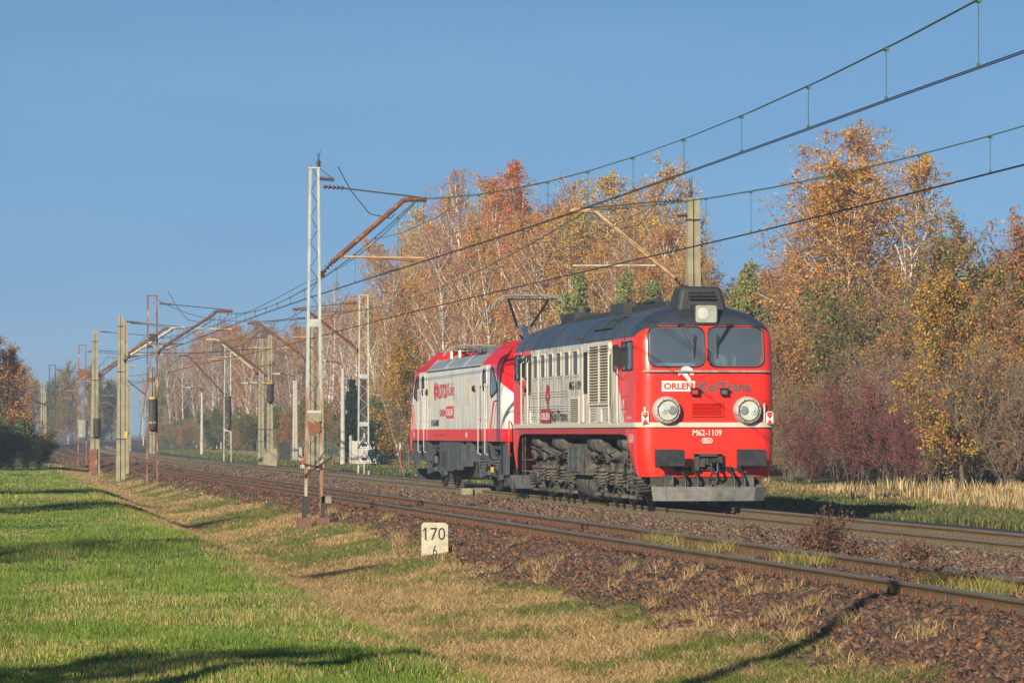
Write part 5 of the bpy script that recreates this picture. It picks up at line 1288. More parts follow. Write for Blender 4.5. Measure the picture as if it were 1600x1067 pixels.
# two triangular signs with a locomotive pictogram on one post
sg = thing('warning_sign', 'two white triangular signs with black locomotive symbols, one above the other on a post', 'sign', (18.95, 162.2, -.3))
m = MB(); m.cyl((0, .03, 0), (0, .03, 1.9), .03, 8); m.build('post', MT['white_lattice'], sg)
for zc in (1.20, .60):
    m = MB(); w, h = .66, .58
    m.prism([(-w/2, 0, zc), (w/2, 0, zc), (0, 0, zc+h)], (0, .012, 0), 0)
    m.prism([(-w/2+.045, -.002, zc+.03), (w/2-.045, -.002, zc+.03), (0, -.002, zc+h-.06)], (0, .001, 0), 1)
    m.prism([(-w/2+.10, -.004, zc+.055), (w/2-.10, -.004, zc+.055), (0, -.004, zc+h-.13)], (0, .001, 0), 0)
    p = m.build('sign_plate', [M_whitet, M_blackt], sg)
    m = MB(); m.prism([(-.13, -.008, zc+.12), (.12, -.008, zc+.12), (.14, -.008, zc+.16), (.13, -.008, zc+.22), (.05, -.008, zc+.23), (-.05, -.008, zc+.26), (-.12, -.008, zc+.22)], (0, .002, 0))
    for x in (-.07, .0, .07): m.cyl((x, -.008, zc+.11), (x, -.006, zc+.11), .025, 8)
    m.build('locomotive_symbol', M_blackt, p)
# street lamps along the path
M_lampp = pm('spun_concrete_lamp_post', (.42, .40, .36), (.34, .32, .28), 5, .9)
def street_lamp(x, y, h, label, holes=False):
    r = thing('street_lamp', label, 'street lamp', (x+cX(y), y, -.3), 0, 'street lamps along the path'); m = MB()
    if holes:
        for s in (-1, 1): m.bar((s*.10, 0, 0), (s*.06, 0, h), .06, .14)
        for k in range(24): m.box((0, 0, .1+h*k/24), (.16, .10, .07))
    else: m.tube([(0, 0, 0), (0, 0, h)], [.16, .09], 12)
    m.build('post', M_lampp, r)
    m = MB(); m.tube([(0, 0, h), (-.05, 0, h+.25), (-.5, 0, h+.38), (-1.1, 0, h+.42)], .03, 6); a = m.build('lamp_arm', MT['dark_steel'], r)
    m = MB(); m.prism([(-1.0, -.09, h+.38), (-1.5, -.07, h+.42), (-1.5, -.07, h+.48), (-1.0, -.09, h+.5)], (0, .18, 0)); m.build('lamp_head', M_grey, a)
street_lamp(24.2, 218, 5.6, 'grey round lamp post beside the spruce')
street_lamp(24.4, 250, 5.35, 'white ladder patterned lamp post in front of the green fence', True)
street_lamp(23.8, 270, 5.0, 'white ladder patterned lamp post between the masts', True)
street_lamp(23.0, 330, 5.4, 'slim grey lamp post farthest along the path')
street_lamp(25.6, 285, 5.2, 'faint grey lamp post deep in the forest edge')
# concrete panel fence
fe = thing('concrete_fence', 'pale concrete panel fence with pointed top beside the spruce', 'fence', (25.9, 221, -.35))
for k in range(1, 2):
    m = MB(); x0 = -2.6+k*1.7; n = 12; pts = [(x0, 0, 0), (x0+1.66, 0, 0)]
    for i in range(n, -1, -1): pts.append((x0+1.66*i/n, 0, 1.45+(.06 if i % 2 else 0)))
    m.prism(pts, (0, .06, 0))
    for i in range(n): m.bb(x0+1.66*i/n+.01, x0+1.66*i/n+.03, -.012, 0, .1, 1.42)
    m.build('fence_panel', pm('pale_fence_concrete', (.50, .48, .42), (.40, .38, .33), 4, .9) , fe)
for k in range(1, 3):
    m = MB(); m.bb(-2.66+k*1.7, -2.54+k*1.7, -.04, .10, 0, 1.8); m.build('fence_post', M_lampp, fe)
M_gf = pm('green_mesh_fence', (.05, .13, .10), (.04, .09, .07), 4, .7)
gf = thing('green_fence', 'low green mesh fence in front of the forest', 'fence', (27.0, 258, -.35))
for k in range(4):
    m = MB(); x0 = -4.2+k*1.6
    for i in range(16): m.bb(x0+.1*i, x0+.1*i+.02, 0, .01, .05, 1.3)
    for z in (.1, .5, .9, 1.28): m.bb(x0, x0+1.55, .01, .02, z, z+.025)
    m.build('fence_panel', M_gf, gf)
    m = MB(); m.bb(x0-.03, x0+.03, -.02, .04, 0, 1.45); m.build('fence_post', M_gf, gf)
def cabinet(x, y, w, h, mt, label):
    r = thing('electrical_cabinet', label, 'cabinet', (x+cX(y), y, -.35)); m = MB(); m.bb(-w/2, w/2, 0, .4, 0, h); m.bb(-w/2-.04, w/2+.04, -.04, .44, h, h+.06); m.build('case', mt, r)
    m = MB(); m.bb(-w/2+.06, w/2-.06, -.012, 0, .12, h-.08); d = m.build('door', mt, r); m = MB(); m.box((w/2-.14, -.03, h*.55), (.03, .04, .12)); m.build('handle', MT['dark_steel'], d)
cabinet(24.7, 246, .75, .95, M_mile, 'white electrical cabinet beside the ladder patterned lamp post')
cabinet(24.2, 255, .7, 1.25, MT['dark_steel'], 'tall dark cabinet in front of the green fence')
hy = thing('hydrant', 'small pinkish red hydrant behind the small kilometre stone', 'hydrant', (18.3, 182, -.3)); m = MB(); m.lathe([(.09, 0), (.09, .08), (.06, .10), (.06, .52), (.10, .55), (.10, .66), (.05, .72), (0, .74)], (0, 0, 0), (0, 0, 1), 14); b_ = m.build('barrel', pm('faded_red_paint', (.45, .12, .10), (.35, .1, .09), 5, .7), hy); m = MB(); m.cyl((-.14, 0, .58), (.14, 0, .58), .035, 8); m.build('nozzle', bpy.data.materials['faded_red_paint'], hy)
rp = thing('marker_post', 'short red post at the edge of the trees behind the signs', 'post', (21.5, 170, -.35)); m = MB(); m.cyl((0, 0, 0), (0, 0, 1.1), .05, 8); m.build('post', pm('dark_red_post', (.25, .03, .03), None, 5, .7), rp); m = MB(); m.lathe([(.055, 0), (.05, .04), (0, .06)], (0, 0, 1.1), (0, 0, 1), 8); m.build('cap', MT['dark_steel'], rp)
# track magnet between the tracks
mg = thing('track_magnet', 'beige block and rusty box fixed beside the rail below the white locomotive', 'track device', (15.25, 105.5, -.18)); m = MB(); m.bb(-.18, .10, -.22, .22, .0, .22); m.build('box', MT['concrete'], mg)
m = MB(); m.cyl((.14, 0, .10), (.62, 0, .10), .13, 14); m.cyl((.2, 0, .10), (.24, 0, .10), .14, 14); m.cyl((.5, 0, .10), (.54, 0, .10), .14, 14); m.build('drum', M_sleep_c, mg)
# rail joints and white peg in the ditch
jp = thing('joint_bars', 'dark fish plate joint on the far rail of the empty track', 'rail joint', (12.4, 70.5, -.08)); m = MB(); m.bb(-.045, -.025, -.35, .35, -.15, -.04); m.bb(.03, .05, -.35, .35, -.15, -.04); m.build('fish_plate', MT['dark_steel'], jp); m = MB()
for d in (-.25, -.1, .1, .25): m.cyl((-.05, d, -.10), (-.075, d, -.10), .018, 6)
m.build('bolt', MT['dark_steel'], jp)
# litter bag in the shrubs
bgm = MB(); pts = []
for i in range(7):
    for j in range(8):
        a = 2*math.pi*j/8; rr = .10*math.sin(math.pi*(i+.3)/7)*(1+.5*rng.rand()); pts.append((rr*math.cos(a)*1.6, rr*math.sin(a), .28*i/6))
bgm.add(pts, [(i*8+j, i*8+(j+1) % 8, (i+1)*8+(j+1) % 8, (i+1)*8+j) for i in range(6) for j in range(8)], 0, True)
o = bgm.build('plastic_bag', M_whitet, None, (28.6, 131, .2)); tag(o, 'crumpled white plastic bag caught in the red shrubs', 'bag')
# unseen pole left of the view, inferred from and sized to its shadow across the near rails
sp_ = thing('unseen_pole', 'unseen pole left of the view, inferred from its shadow on the near rails', 'pole', (-2.0, 21.9, -.3)); m = MB(); m.tube([(0, 0, 0), (0, 0, 10.4)], [.20, .13], 12); m.build('post', pm('tarred_wood', (.10, .07, .05), (.07, .05, .035), 5, .9, stretch=(1, 1, .2)), sp_); m = MB(); m.bar((-.4, 0, 10.1), (.4, 0, 10.1), .1); m.build('crossarm', bpy.data.materials['tarred_wood'], sp_)
# ---------------------------------------------------------------- trees and shrubs
def segs_mesh(P0, P1, R0, R1, k):
    P0 = np.array(P0); P1 = np.array(P1); R0 = np.array(R0); R1 = np.array(R1); n = len(P0)
    d = P1-P0; d /= np.linalg.norm(d, axis=1)[:, None]+1e-9
    up = np.where(np.abs(d[:, 2:3]) < .9, np.array([[0, 0, 1.]]), np.array([[1., 0, 0]]))
    a = np.cross(d, up); a /= np.linalg.norm(a, axis=1)[:, None]+1e-9; b = np.cross(a, d)
    t = np.arange(k)*2*np.pi/k
    ring = a[:, None]*np.cos(t)[None, :, None]+b[:, None]*np.sin(t)[None, :, None]
    V = np.concatenate([P0[:, None]+ring*R0[:, None, None], P1[:, None]+ring*R1[:, None, None]], 1)
    f = np.array([(i, (i+1) % k, (i+1) % k+k, i+k) for i in range(k)])
    F = (f[None]+np.arange(n)[:, None, None]*2*k).reshape(-1, 4)
    return V.reshape(-1, 3), F
def leaf_quads(P, s, r):
    n = len(P); a = r.randn(n, 3); a /= np.linalg.norm(a, axis=1)[:, None]; b = np.cross(a, r.randn(n, 3)); b /= np.linalg.norm(b, axis=1)[:, None]
    s = (s*(.6+.8*r.rand(n)))[:, None]
    V = np.stack([P-a*s*.5, P+b*s*.32, P+a*s*.5, P-b*s*.32], 1).reshape(-1, 3)
    return V, np.arange(4*n).reshape(-1, 4)
def bend(p, d, L_, n, r, curl, grav):
    pts = [p]; d = d/np.linalg.norm(d)
    for i in range(n):
        d = d + curl*r.randn(3) + np.array([0, 0, grav]); d /= np.linalg.norm(d); p = p+d*L_/n; pts.append(p)
    return pts
def make_tree(seed, H, kind):
    r = np.random.RandomState(seed); K = TK[kind]
    TR = ([], [], [], []); TW = ([], [], [], []); L0 = []; LW = []
    def add(S, pts, ra, rb):
        n = len(pts)-1
        for i in range(n):
            S[0].append(pts[i]); S[1].append(pts[i+1]); S[2].append(ra+(rb-ra)*i/n); S[3].append(ra+(rb-ra)*(i+1)/n)
    stems = K['stems']
    for st in range(stems):
        if stems == 1: base = np.zeros(3); d0 = np.array([.04*r.randn(), .04*r.randn(), 1.])
        else:
            a = 2*math.pi*(st+r.rand())/stems; q = K['fan']*(.3+.8*r.rand()); base = np.array([math.cos(a), math.sin(a), 0])*.15*q*H*.3; d0 = np.array([math.cos(a)*q, math.sin(a)*q, 1.])
        h = H*(1 if stems == 1 else .7+.35*r.rand())
        r0 = K['r0']*h
        tp = bend(base, d0, h/(1 if stems == 1 else math.sqrt(1+.3*K['fan']**2)), 9, r, .035, .02 if stems == 1 else .03)
        tp[0] = tp[0]-np.array([0, 0, .3])
        add(TR, tp, r0, r0*.12)
        nb = K['nb']
        for i in range(nb):
            t = K['cb']+(1-K['cb'])*((i+r.rand())/nb)**.9*.98; j = min(int(t*9), 8); fr = t*9-j; p = tp[j]*(1-fr)+tp[j+1]*fr
            prof = K['prof'](( t-K['cb'])/(1-K['cb'])); az = i*2.4+r.rand()*1.5
            ang = RD(K['ang'][0]+(K['ang'][1]-K['ang'][0])*((t-K['cb'])/(1-K['cb']))+8*r.randn())
            d = np.array([math.cos(az)*math.sin(ang), math.sin(az)*math.sin(ang), math.cos(ang)])
            Lb = K['bl']*h*prof*(.7+.5*r.rand())
            if Lb < .15: Lb = .15
            bp = bend(p, d, Lb, 5, r, .08, K['grav'])
            rb = min(r0*.38*(1-t*.6), .012*Lb+.008)
            add(TR if K['white'] else TW, bp, rb, rb*.3)
            for q in range(K['nt']):
                u = .2+.8*(q+r.rand())/K['nt']; jj = min(int(u*5), 4); f2 = u*5-jj; pp = bp[jj]*(1-f2)+bp[jj+1]*f2
                dd = (bp[jj+1]-bp[jj]); dd /= np.linalg.norm(dd)+1e-9
                d2 = dd*.7+r.randn(3)*.65+np.array([0, 0, K['tup']]); Lt = Lb*K['tl']*(.5+.8*r.rand())*(1.15-u*.5)
                t2 = bend(pp, d2, Lt, 4, r, .12, K['tgrav']); add(TW, t2, K['tw'], K['tw']*.5)
                L0.append(np.array(t2))
                for w in range(K['n3']):
                    k3 = 1+r.randint(3); t3 = bend(t2[k3], r.randn(3)*.8+(t2[k3+1]-t2[k3])*3/max(Lt, .1), Lt*.55, 2, r, .15, K['tgrav']*1.5); add(TW, t3, K['tw']*.6, K['tw']*.35)
                    L0.append(np.array([t3[0], t3[1], t3[1]*.5+t3[2]*.5, t3[2], t3[2]]))
    V1, F1 = segs_mesh(*TR, 6 if K['white'] else 5)
    V2, F2 = segs_mesh(*TW, 3)
    n = K['leaves']; ci = r.randint(0, len(L0), n); A = np.array(L0); k = r.randint(0, 4, n); f = r.rand(n, 1)
    # leaves gather in clumps: some twigs carry many, some few
    wgt = (r.rand(len(L0))**K.get('clump', 1.5)); wgt /= wgt.sum(); ci = r.choice(len(L0), n, p=wgt)
    P = A[ci, k]*(1-f)+A[ci, k+1]*f + r.randn(n, 3)*K['jit']
    V3, F3 = leaf_quads(P, K['ls'], r)
    cols = np.array(K['cols']); tw = r.randint(0, len(cols), len(L0)); pick_ = np.where(r.rand(n) < .6, tw[ci], r.randint(0, len(cols), n)); C3 = np.repeat(cols[pick_], 4, 0)
    nm = kind+'_%d' % seed
    tr = np_mesh('trunk', V1, F1, K['bark'])
    V = np.concatenate([V2, V3]); F = np.concatenate([F2, F3+len(V2)]); C = np.concatenate([np.repeat(np.array([K['twc']]), len(V2), 0)*1.0, C3])
    cr = np_mesh('crown', V, F, [M_twig, M_leaf], C, midx=np.concatenate([np.zeros(len(F2), int), np.ones(len(F3), int)]))
    return tr, cr
M_leaf = attr_mat('autumn_leaf', .6, .35, trans=.30, spec=.3, objvar=.012)
M_twig = attr_mat('fine_twig', .85, .2)
def birch_bark():
    m, nt, b = new_mat('white_birch_bark'); b.inputs['Roughness'].default_value = .7
    tc = N(nt, 'ShaderNodeTexCoord'); mp = N(nt, 'ShaderNodeMapping'); mp.inputs['Scale'].default_value = (2, 2, 5); nt.links.new(tc.outputs['Object'], mp.inputs[0])
    nz = N(nt, 'ShaderNodeTexNoise'); nz.inputs['Scale'].default_value = 1.6; nz.inputs['Detail'].default_value = 5; nt.links.new(mp.outputs[0], nz.inputs[0])
    nt.links.new(ramp(nt, nz.outputs[0], [(.36, (.06, .05, .045)), (.44, (.45, .40, .34)), (.6, (.66, .60, .52))]), b.inputs['Base Color']); return m
M_birch = birch_bark()
M_bark = pm('grey_brown_bark', (.13, .105, .08), (.08, .065, .05), 4, .95, bump=.4)
M_barkd = pm('dark_bark', (.055, .042, .035), (.09, .07, .055), 4, .95, bump=.4)
round_ = lambda t: math.sqrt(max(1-(1.15*t-.25)**2/1.0, .03))
birchp = lambda t: max(.24, (1-t)**.42*(.55+.9*min(t*2.5, 1))*.85)
conep = lambda t: max(.05, 1-t)
OR = [(.60, .24, .05), (.50, .18, .04), (.66, .32, .07), (.42, .17, .05), (.46, .28, .07)]
OY = [(.62, .36, .07), (.55, .28, .06), (.68, .44, .09), (.40, .32, .08)]
PB = [(.48, .22, .09), (.38, .18, .09), (.55, .28, .08)]
BR = [(.42, .19, .07), (.34, .15, .065), (.50, .25, .07), (.28, .18, .07)]
RB = [(.30, .09, .04), (.38, .14, .05), (.22, .07, .04)]
OAK = [(.46, .22, .045), (.44, .17, .045), (.50, .30, .06), (.40, .15, .045), (.26, .23, .06), (.34, .20, .06)]
GO = [(.26, .22, .05), (.20, .19, .045), (.34, .22, .05), (.30, .12, .05)]
GR = [(.045, .08, .025), (.06, .10, .03), (.035, .065, .025)]
OL = [(.16, .16, .045), (.13, .14, .04), (.22, .17, .05)]
base = dict(stems=1, fan=0, r0=.0095, nb=34, cb=.18, prof=birchp, ang=(38, 22), bl=.29, grav=.05, nt=10, tup=.1, tl=.42, tgrav=-.13, tw=.010, n3=3, leaves=15000, jit=.07, ls=.088, cols=OR, bark=M_birch, twc=(.20, .13, .10), white=True)
def kd(**k): d = dict(base); d.update(k); return d
TK = {
 'birch_orange': kd(),
 'birch_yellow': kd(cols=OY, leaves=13000, cb=.25),
 'birch_sparse': kd(cols=PB, leaves=5000, twc=(.22, .15, .135)),
 'birch_bare': kd(cols=PB, leaves=1300, twc=(.22, .16, .145), nb=28, cb=.3, bl=.20),
 'birch_wide': kd(stems=4, fan=.07, nb=34, cols=OR+OY[:1], leaves=46000, bl=.33, nt=10, tgrav=-.16, ang=(42, 25), r0=.0085, ls=.085),
 'birch_column': kd(nb=46, leaves=24000, bl=.20, cb=.12, ang=(35, 15), cols=[(.55, .18, .04), (.46, .13, .035), (.62, .24, .05)]),
 'thicket_brown': kd(stems=7, fan=.45, nb=11, cb=.10, bl=.30, prof=round_, nt=7, leaves=12000, ls=.075, cols=BR, bark=M_bark, twc=(.20, .14, .09), white=False, ang=(45, 25), tgrav=.02, jit=.10, r0=.007),
 'thicket_bare': kd(stems=9, fan=.5, nb=12, cb=.08, bl=.32, prof=round_, nt=8, leaves=1500, ls=.08, cols=RB, bark=M_bark, twc=(.21, .16, .115), white=False, ang=(45, 25), tgrav=.02, jit=.10, tw=.011, r0=.007),
 'shrub_red': kd(stems=11, fan=.75, nb=10, cb=.06, bl=.32, prof=round_, nt=8, leaves=2500, ls=.06, cols=[(.34, .05, .06), (.24, .06, .06), (.20, .09, .07)], bark=M_barkd, twc=(.16, .07, .065), white=False, ang=(50, 25), tgrav=.03, jit=.06, tw=.010, r0=.006),
 'oak_gold': kd(nb=34, cb=.10, bl=.36, prof=round_, ang=(75, 25), nt=9, n3=3, leaves=13000, ls=.12, clump=2.5, cols=OAK, bark=M_bark, twc=(.09, .07, .05), white=False, tgrav=.0, jit=.12, r0=.014),
 'tree_olive': kd(stems=3, fan=.25, nb=26, cb=.12, bl=.30, prof=round_, ang=(60, 22), nt=8, leaves=12000, ls=.12, cols=GO, bark=M_bark, twc=(.10, .075, .06), white=False, tgrav=.02, jit=.12, r0=.01),
 'tree_russet': kd(stems=2, fan=.22, nb=34, cb=.10, bl=.34, prof=round_, ang=(65, 22), nt=10, leaves=17000, ls=.13, cols=BR, bark=M_barkd, twc=(.09, .06, .055), white=False, tgrav=.02, jit=.14, r0=.012),
 'bush_green': kd(stems=8, fan=.6, nb=11, cb=.05, bl=.35, prof=round_, nt=7, leaves=12000, ls=.13, cols=[(.07, .115, .03), (.10, .15, .035), (.055, .09, .03), (.16, .17, .05)], bark=M_barkd, twc=(.06, .06, .04), white=False, tgrav=-.02, jit=.14, r0=.006),
 'bush_olive': kd(stems=8, fan=.45, nb=11, cb=.05, bl=.33, prof=round_, nt=7, leaves=8000, ls=.10, cols=OL, bark=M_bark, twc=(.11, .09, .05), white=False, tgrav=.05, jit=.12, r0=.006),
 'pine': kd(nb=26, cb=.10, bl=.42, prof=lambda t: max(.14, 1-t*.9), ang=(72, 25), nt=8, n3=3, leaves=15000, ls=.10, cols=[(.24, .27, .08), (.30, .29, .10), (.18, .21, .07)], bark=M_bark, twc=(.09, .07, .04), white=False, tgrav=.05, grav=.12, jit=.07, clump=.8),
 'spruce': kd(nb=60, cb=.03, bl=.24, prof=conep, ang=(95, 60), nt=9, n3=2, leaves=20000, ls=.14, cols=[(.015, .045, .03), (.02, .055, .04), (.02, .04, .025)], bark=M_barkd, twc=(.03, .035, .025), white=False, tgrav=-.12, grav=.02, jit=.06, clump=.6),
}
NAMES = {'birch_orange': ('birch_tree', 'birch'), 'birch_yellow': ('birch_tree', 'birch'), 'birch_sparse': ('birch_tree', 'birch'), 'birch_bare': ('birch_tree', 'birch'), 'birch_wide': ('birch_tree', 'birch'), 'birch_column': ('birch_tree', 'birch'),
 'thicket_brown': ('brown_shrub', 'shrub'), 'thicket_bare': ('bare_shrub', 'shrub'), 'shrub_red': ('red_shrub', 'shrub'), 'oak_gold': ('oak_tree', 'oak'), 'tree_olive': ('deciduous_tree', 'tree'), 'tree_russet': ('deciduous_tree', 'tree'), 'bush_green': ('green_shrub', 'shrub'), 'bush_olive': ('olive_shrub', 'shrub'), 'pine': ('pine_tree', 'pine'), 'spruce': ('spruce_tree', 'spruce')}
REF = {'birch_orange': 14, 'birch_yellow': 14, 'birch_sparse': 14, 'birch_bare': 14, 'birch_wide': 13.5, 'birch_column': 16, 'thicket_brown': 6, 'thicket_bare': 5, 'shrub_red': 3.4, 'oak_gold': 7.5, 'tree_olive': 8.5, 'tree_russet': 9, 'bush_green': 4, 'bush_olive': 5, 'pine': 8, 'spruce': 6.5}
MESH = {}
def tree(kind, x, y, H, label, group=None, var=0, wm=1.0):
    key = (kind, var)
    if key not in MESH: MESH[key] = make_tree(100+17*var+sum(map(ord, kind)), REF[kind], kind)
    tr, cr = MESH[key]; nm, cat = NAMES[kind]; s = H/REF[kind]
    xx = x+cX(y); o = thing(nm, label, cat, (xx, y, float(ground_z(xx, y))), rng.rand()*6.28, group); w = wm*s**.8*(.9+.2*rng.rand()); o.scale = (w, w, s)
    lnk(bpy.data.objects.new('trunk', tr), o); lnk(bpy.data.objects.new('crown', cr), o); return o
def D(u, X): return 5950*X/(.988*(u+130))
def plant(kind, u, v, X, label, group=None, var=0, wm=1.0):
    """a tree standing X metres right of the line: bearing u and angular height v give its distance and true height"""
    d = D(u, X); Y = (d-X*.1544)/.988; c = cX(Y)
    return tree(kind, X-c, Y, (677-v)*d/5950+1.87, label, group, var, wm)
# trees one can tell apart
plant('birch_wide', 1303, 232, 38, 'tallest birch on the right, orange leaves on several white stems', wm=1.2)
plant('birch_yellow', 1375, 275, 39.5, 'birch with thin golden leaves just right of the tallest right hand birch', None, 1, 1.1)
plant('birch_sparse', 1250, 318, 38.5, 'slender thinly leaved birch just left of the tallest right hand birch', None, 1)
plant('tree_olive', 1488, 380, 36, 'olive and brown leaved tree right of the tall birches')
plant('tree_olive', 1548, 385, 37, 'reddish olive tree at the right edge behind the oak', None, 1)
plant('tree_russet', 1600, 385, 39, 'russet brown tree at the far right edge of the picture')
plant('oak_gold', 1505, 478, 31.5, 'young oak with golden and orange leaves above the dry reeds')
plant('thicket_bare', 1580, 520, 32, 'grey leafless thicket right of the golden oak')
plant('birch_column', 845, 262, 40, 'narrow dense bright orange birch, tallest of the middle row')
plant('birch_orange', 795, 302, 41, 'orange birch just left of the narrow bright orange one', None, 1)
plant('birch_sparse', 742, 292, 41, 'tall purple twigged birch with very thin leaves above the pantograph')
plant('birch_orange', 695, 325, 40, 'broad orange birch behind the white locomotive roof', None, 2)
plant('birch_yellow', 655, 352, 39, 'golden orange birch behind the rear of the white locomotive')
plant('birch_orange', 622, 395, 37, 'leaning yellow orange birch at the left end of the dense row', None, 0)
plant('birch_yellow', 598, 475, 35, 'short golden birch overhanging the lattice mast with the signs', None, 1)
plant('birch_sparse', 895, 305, 43, 'thin birch with few leaves right of the narrow orange one', None, 1)
plant('birch_yellow', 935, 297, 42, 'birch with yellow top left of the bracket of the concrete post', None, 2)
plant('birch_sparse', 985, 310, 46, 'bare topped purple birch under the bracket tip', None, 2)
plant('birch_yellow', 1050, 292, 44, 'white stemmed birch with small yellow crown left of the concrete post', None, 0)
for (u, v, k, i) in ((900, 440, 'pine', 0), (955, 436, 'pine', 1), (1000, 452, 'pine', 0), (1150, 422, 'pine', 1)):
    plant(k, u, v, 35, {900: 'green pine behind the black roof, left of three', 955: 'taller green pine in the middle behind the black roof', 1000: 'green pine just left of the concrete post', 1150: 'pointed pine top right of the concrete post'}[u], None, i)
plant('spruce', 570, 590, 27, 'dark spruce behind the two triangular signs'); plant('spruce', 553, 612, 25.5, 'smaller blue green spruce beside the concrete fence', None, 1)
plant('spruce', 600, 640, 26, 'low dark spruce right of the guy rope', None, 0)
plant('oak_gold', 640, 560, 27, 'golden orange leaved tree touching the rear of the white locomotive', None, 1)
plant('birch_bare', 540, 468, 37, 'grey birch with bare purple top left of the lattice mast', None, 0); plant('birch_bare', 518, 450, 39, 'bare birch rising above the forest left of the dense orange row', None, 1)
for u, v, lab in ((1262, 640, 'crimson twigged shrub nearest the red locomotive'), (1330, 590, 'widest crimson shrub in the middle of the bushes'), (1395, 600, 'crimson shrub left of the golden oak'), (1430, 625, 'dull crimson shrub under the golden oak')):
    plant('shrub_red', u, v, 31.5, lab, None, u % 2)
plant('thicket_bare', 1235, 610, 32, 'dark leafless bush right behind the nose of the red locomotive', None, 1)
plant('thicket_bare', 1465, 600, 32, 'grey leafless bush at the left foot of the golden oak')
# left group
tree('tree_russet', 4.4, 205, 6.6, 'russet leaved tree at the left edge of the lawn', None, 1); tree('tree_russet', 2.2, 215, 7.4, 'big russet tree cut by the left picture edge')
tree('bush_green', 4.6, 203, 2.9, 'dark green bush under the russet tree on the left'); tree('bush_green', 3.3, 201, 3.2, 'green bush at the very left edge', None, 1); tree('bush_olive', 5.8, 206, 2.6, 'olive green shrub between the russet tree and the tracks'); tree('bush_green', 6.6, 212, 2.0, 'lowest dark green bush right of the russet tree')
tree('thicket_bare', 7.0, 225, 1.9, 'low leafless scrub beside the marker stone')
# filler woods: trees nothing tells apart
SKU = [230, 270, 300, 330, 380, 420, 450, 500, 530, 560, 590, 620, 650, 700, 740, 800, 845, 900, 950, 1000, 1050, 1080, 1100, 1150, 1200, 1260, 1300, 1430, 1500, 1600, 1800]
SKV = [585, 550, 530, 515, 508, 522, 528, 495, 470, 480, 450, 405, 365, 340, 312, 312, 310, 325, 325, 332, 345, 400, 432, 432, 425, 405, 400, 412, 412, 425, 425]
def fill(n, u0, u1, x0, x1, kinds, labs, group, dv0, dv1, hmin=0, nv=3):
    for i in range(n):
        u = u0+(u1-u0)*(i+rng.rand())/n; X = x0+(x1-x0)*rng.rand(); k = kinds[i % len(kinds)]
        v = float(np.interp(u, SKU, SKV))+dv0+(dv1-dv0)*rng.rand()
        plant(k, u, v, X, labs[k], group, i % nv)
def fillh(n, u0, u1, x0, x1, kinds, labs, group, h0, h1, nv=3):
    for i in range(n):
        u = u0+(u1-u0)*(i+rng.rand())/n; X = x0+(x1-x0)*rng.rand(); d = D(u, X); k = kinds[i % len(kinds)]
        plant(k, u, 677-(h0+(h1-h0)*rng.rand()-1.87)*5950/d, X, labs[k], group, i % nv)
def LB(w, **k): return k
T1 = {'thicket_brown': 'rust brown leaved shrub in the dense thicket on the right', 'thicket_bare': 'grey leafless shrub in the thicket on the right', 'bush_olive': 'olive leaved shrub in the thicket on the right'}
fill(44, 1060, 1690, 35, 41, ('thicket_brown', 'thicket_brown', 'thicket_bare', 'thicket_brown', 'bush_olive'), T1, 'shrubs of the thicket on the right', 35, 95)
fillh(40, 1060, 1690, 32.5, 36, ('thicket_bare', 'thicket_brown', 'thicket_bare'), T1, 'shrubs of the thicket on the right', 3.0, 4.6)
T2 = {'tree_russet': 'russet tree in the rear row of the right hand thicket', 'tree_olive': 'olive brown tree in the rear row of the right hand thicket', 'birch_sparse': 'thin birch in the rear row of the right hand thicket', 'thicket_brown': 'rust brown shrub in the rear row of the right hand thicket'}
fill(34, 1070, 1700, 42, 52, ('tree_russet', 'thicket_brown', 'tree_olive', 'thicket_brown', 'birch_sparse'), T2, 'rear row of the right hand thicket', 22, 62, nv=2)
T3 = {'birch_orange': 'orange leaved birch in the crowded middle wood', 'birch_yellow': 'golden leaved birch in the crowded middle wood', 'birch_sparse': 'thinly leaved white stemmed birch in the crowded middle wood'}
fill(34, 605, 1065, 38, 44, ('birch_orange', 'birch_yellow', 'birch_sparse', 'birch_orange'), T3, 'birches of the dense middle wood', 25, 130)
fill(44, 600, 1065, 46, 62, ('birch_orange', 'birch_sparse', 'birch_sparse', 'birch_yellow'), T3, 'birches of the dense middle wood', 5, 70)
T4 = {'thicket_brown': 'brown shrub at the foot of the middle birches', 'thicket_bare': 'leafless shrub at the foot of the middle birches', 'bush_olive': 'olive shrub at the foot of the middle birches', 'birch_yellow': 'low golden birch at the foot of the middle birches'}
fillh(36, 590, 1070, 33, 37, ('thicket_brown', 'birch_yellow', 'bush_olive', 'thicket_bare'), T4, 'undergrowth below the middle birches', 3.4, 6.5)
T5 = {'birch_bare': 'pale stemmed leafless birch in the hazy far wood', 'birch_sparse': 'thin birch with few brown leaves in the hazy far wood', 'birch_orange': 'faded orange birch in the hazy far wood', 'tree_russet': 'russet tree in the hazy far wood'}
fill(46, 255, 600, 34, 42, ('birch_bare', 'birch_sparse', 'birch_bare', 'birch_orange', 'birch_bare'), T5, 'trees of the hazy far wood', 5, 55)
fill(46, 235, 600, 44, 60, ('birch_bare', 'birch_sparse', 'birch_bare', 'tree_russet'), T5, 'trees of the hazy far wood', 0, 40)
T6 = {'bush_olive': 'olive shrub at the edge of the hazy far wood', 'thicket_bare': 'bare shrub at the edge of the hazy far wood', 'thicket_brown': 'brown shrub at the edge of the hazy far wood', 'bush_green': 'dark green shrub at the edge of the hazy far wood'}
fillh(50, 235, 600, 30, 34, ('bush_olive', 'thicket_bare', 'thicket_brown', 'bush_green', 'thicket_brown'), T6, 'shrubs along the hazy far wood', 2.2, 4.5, 2)
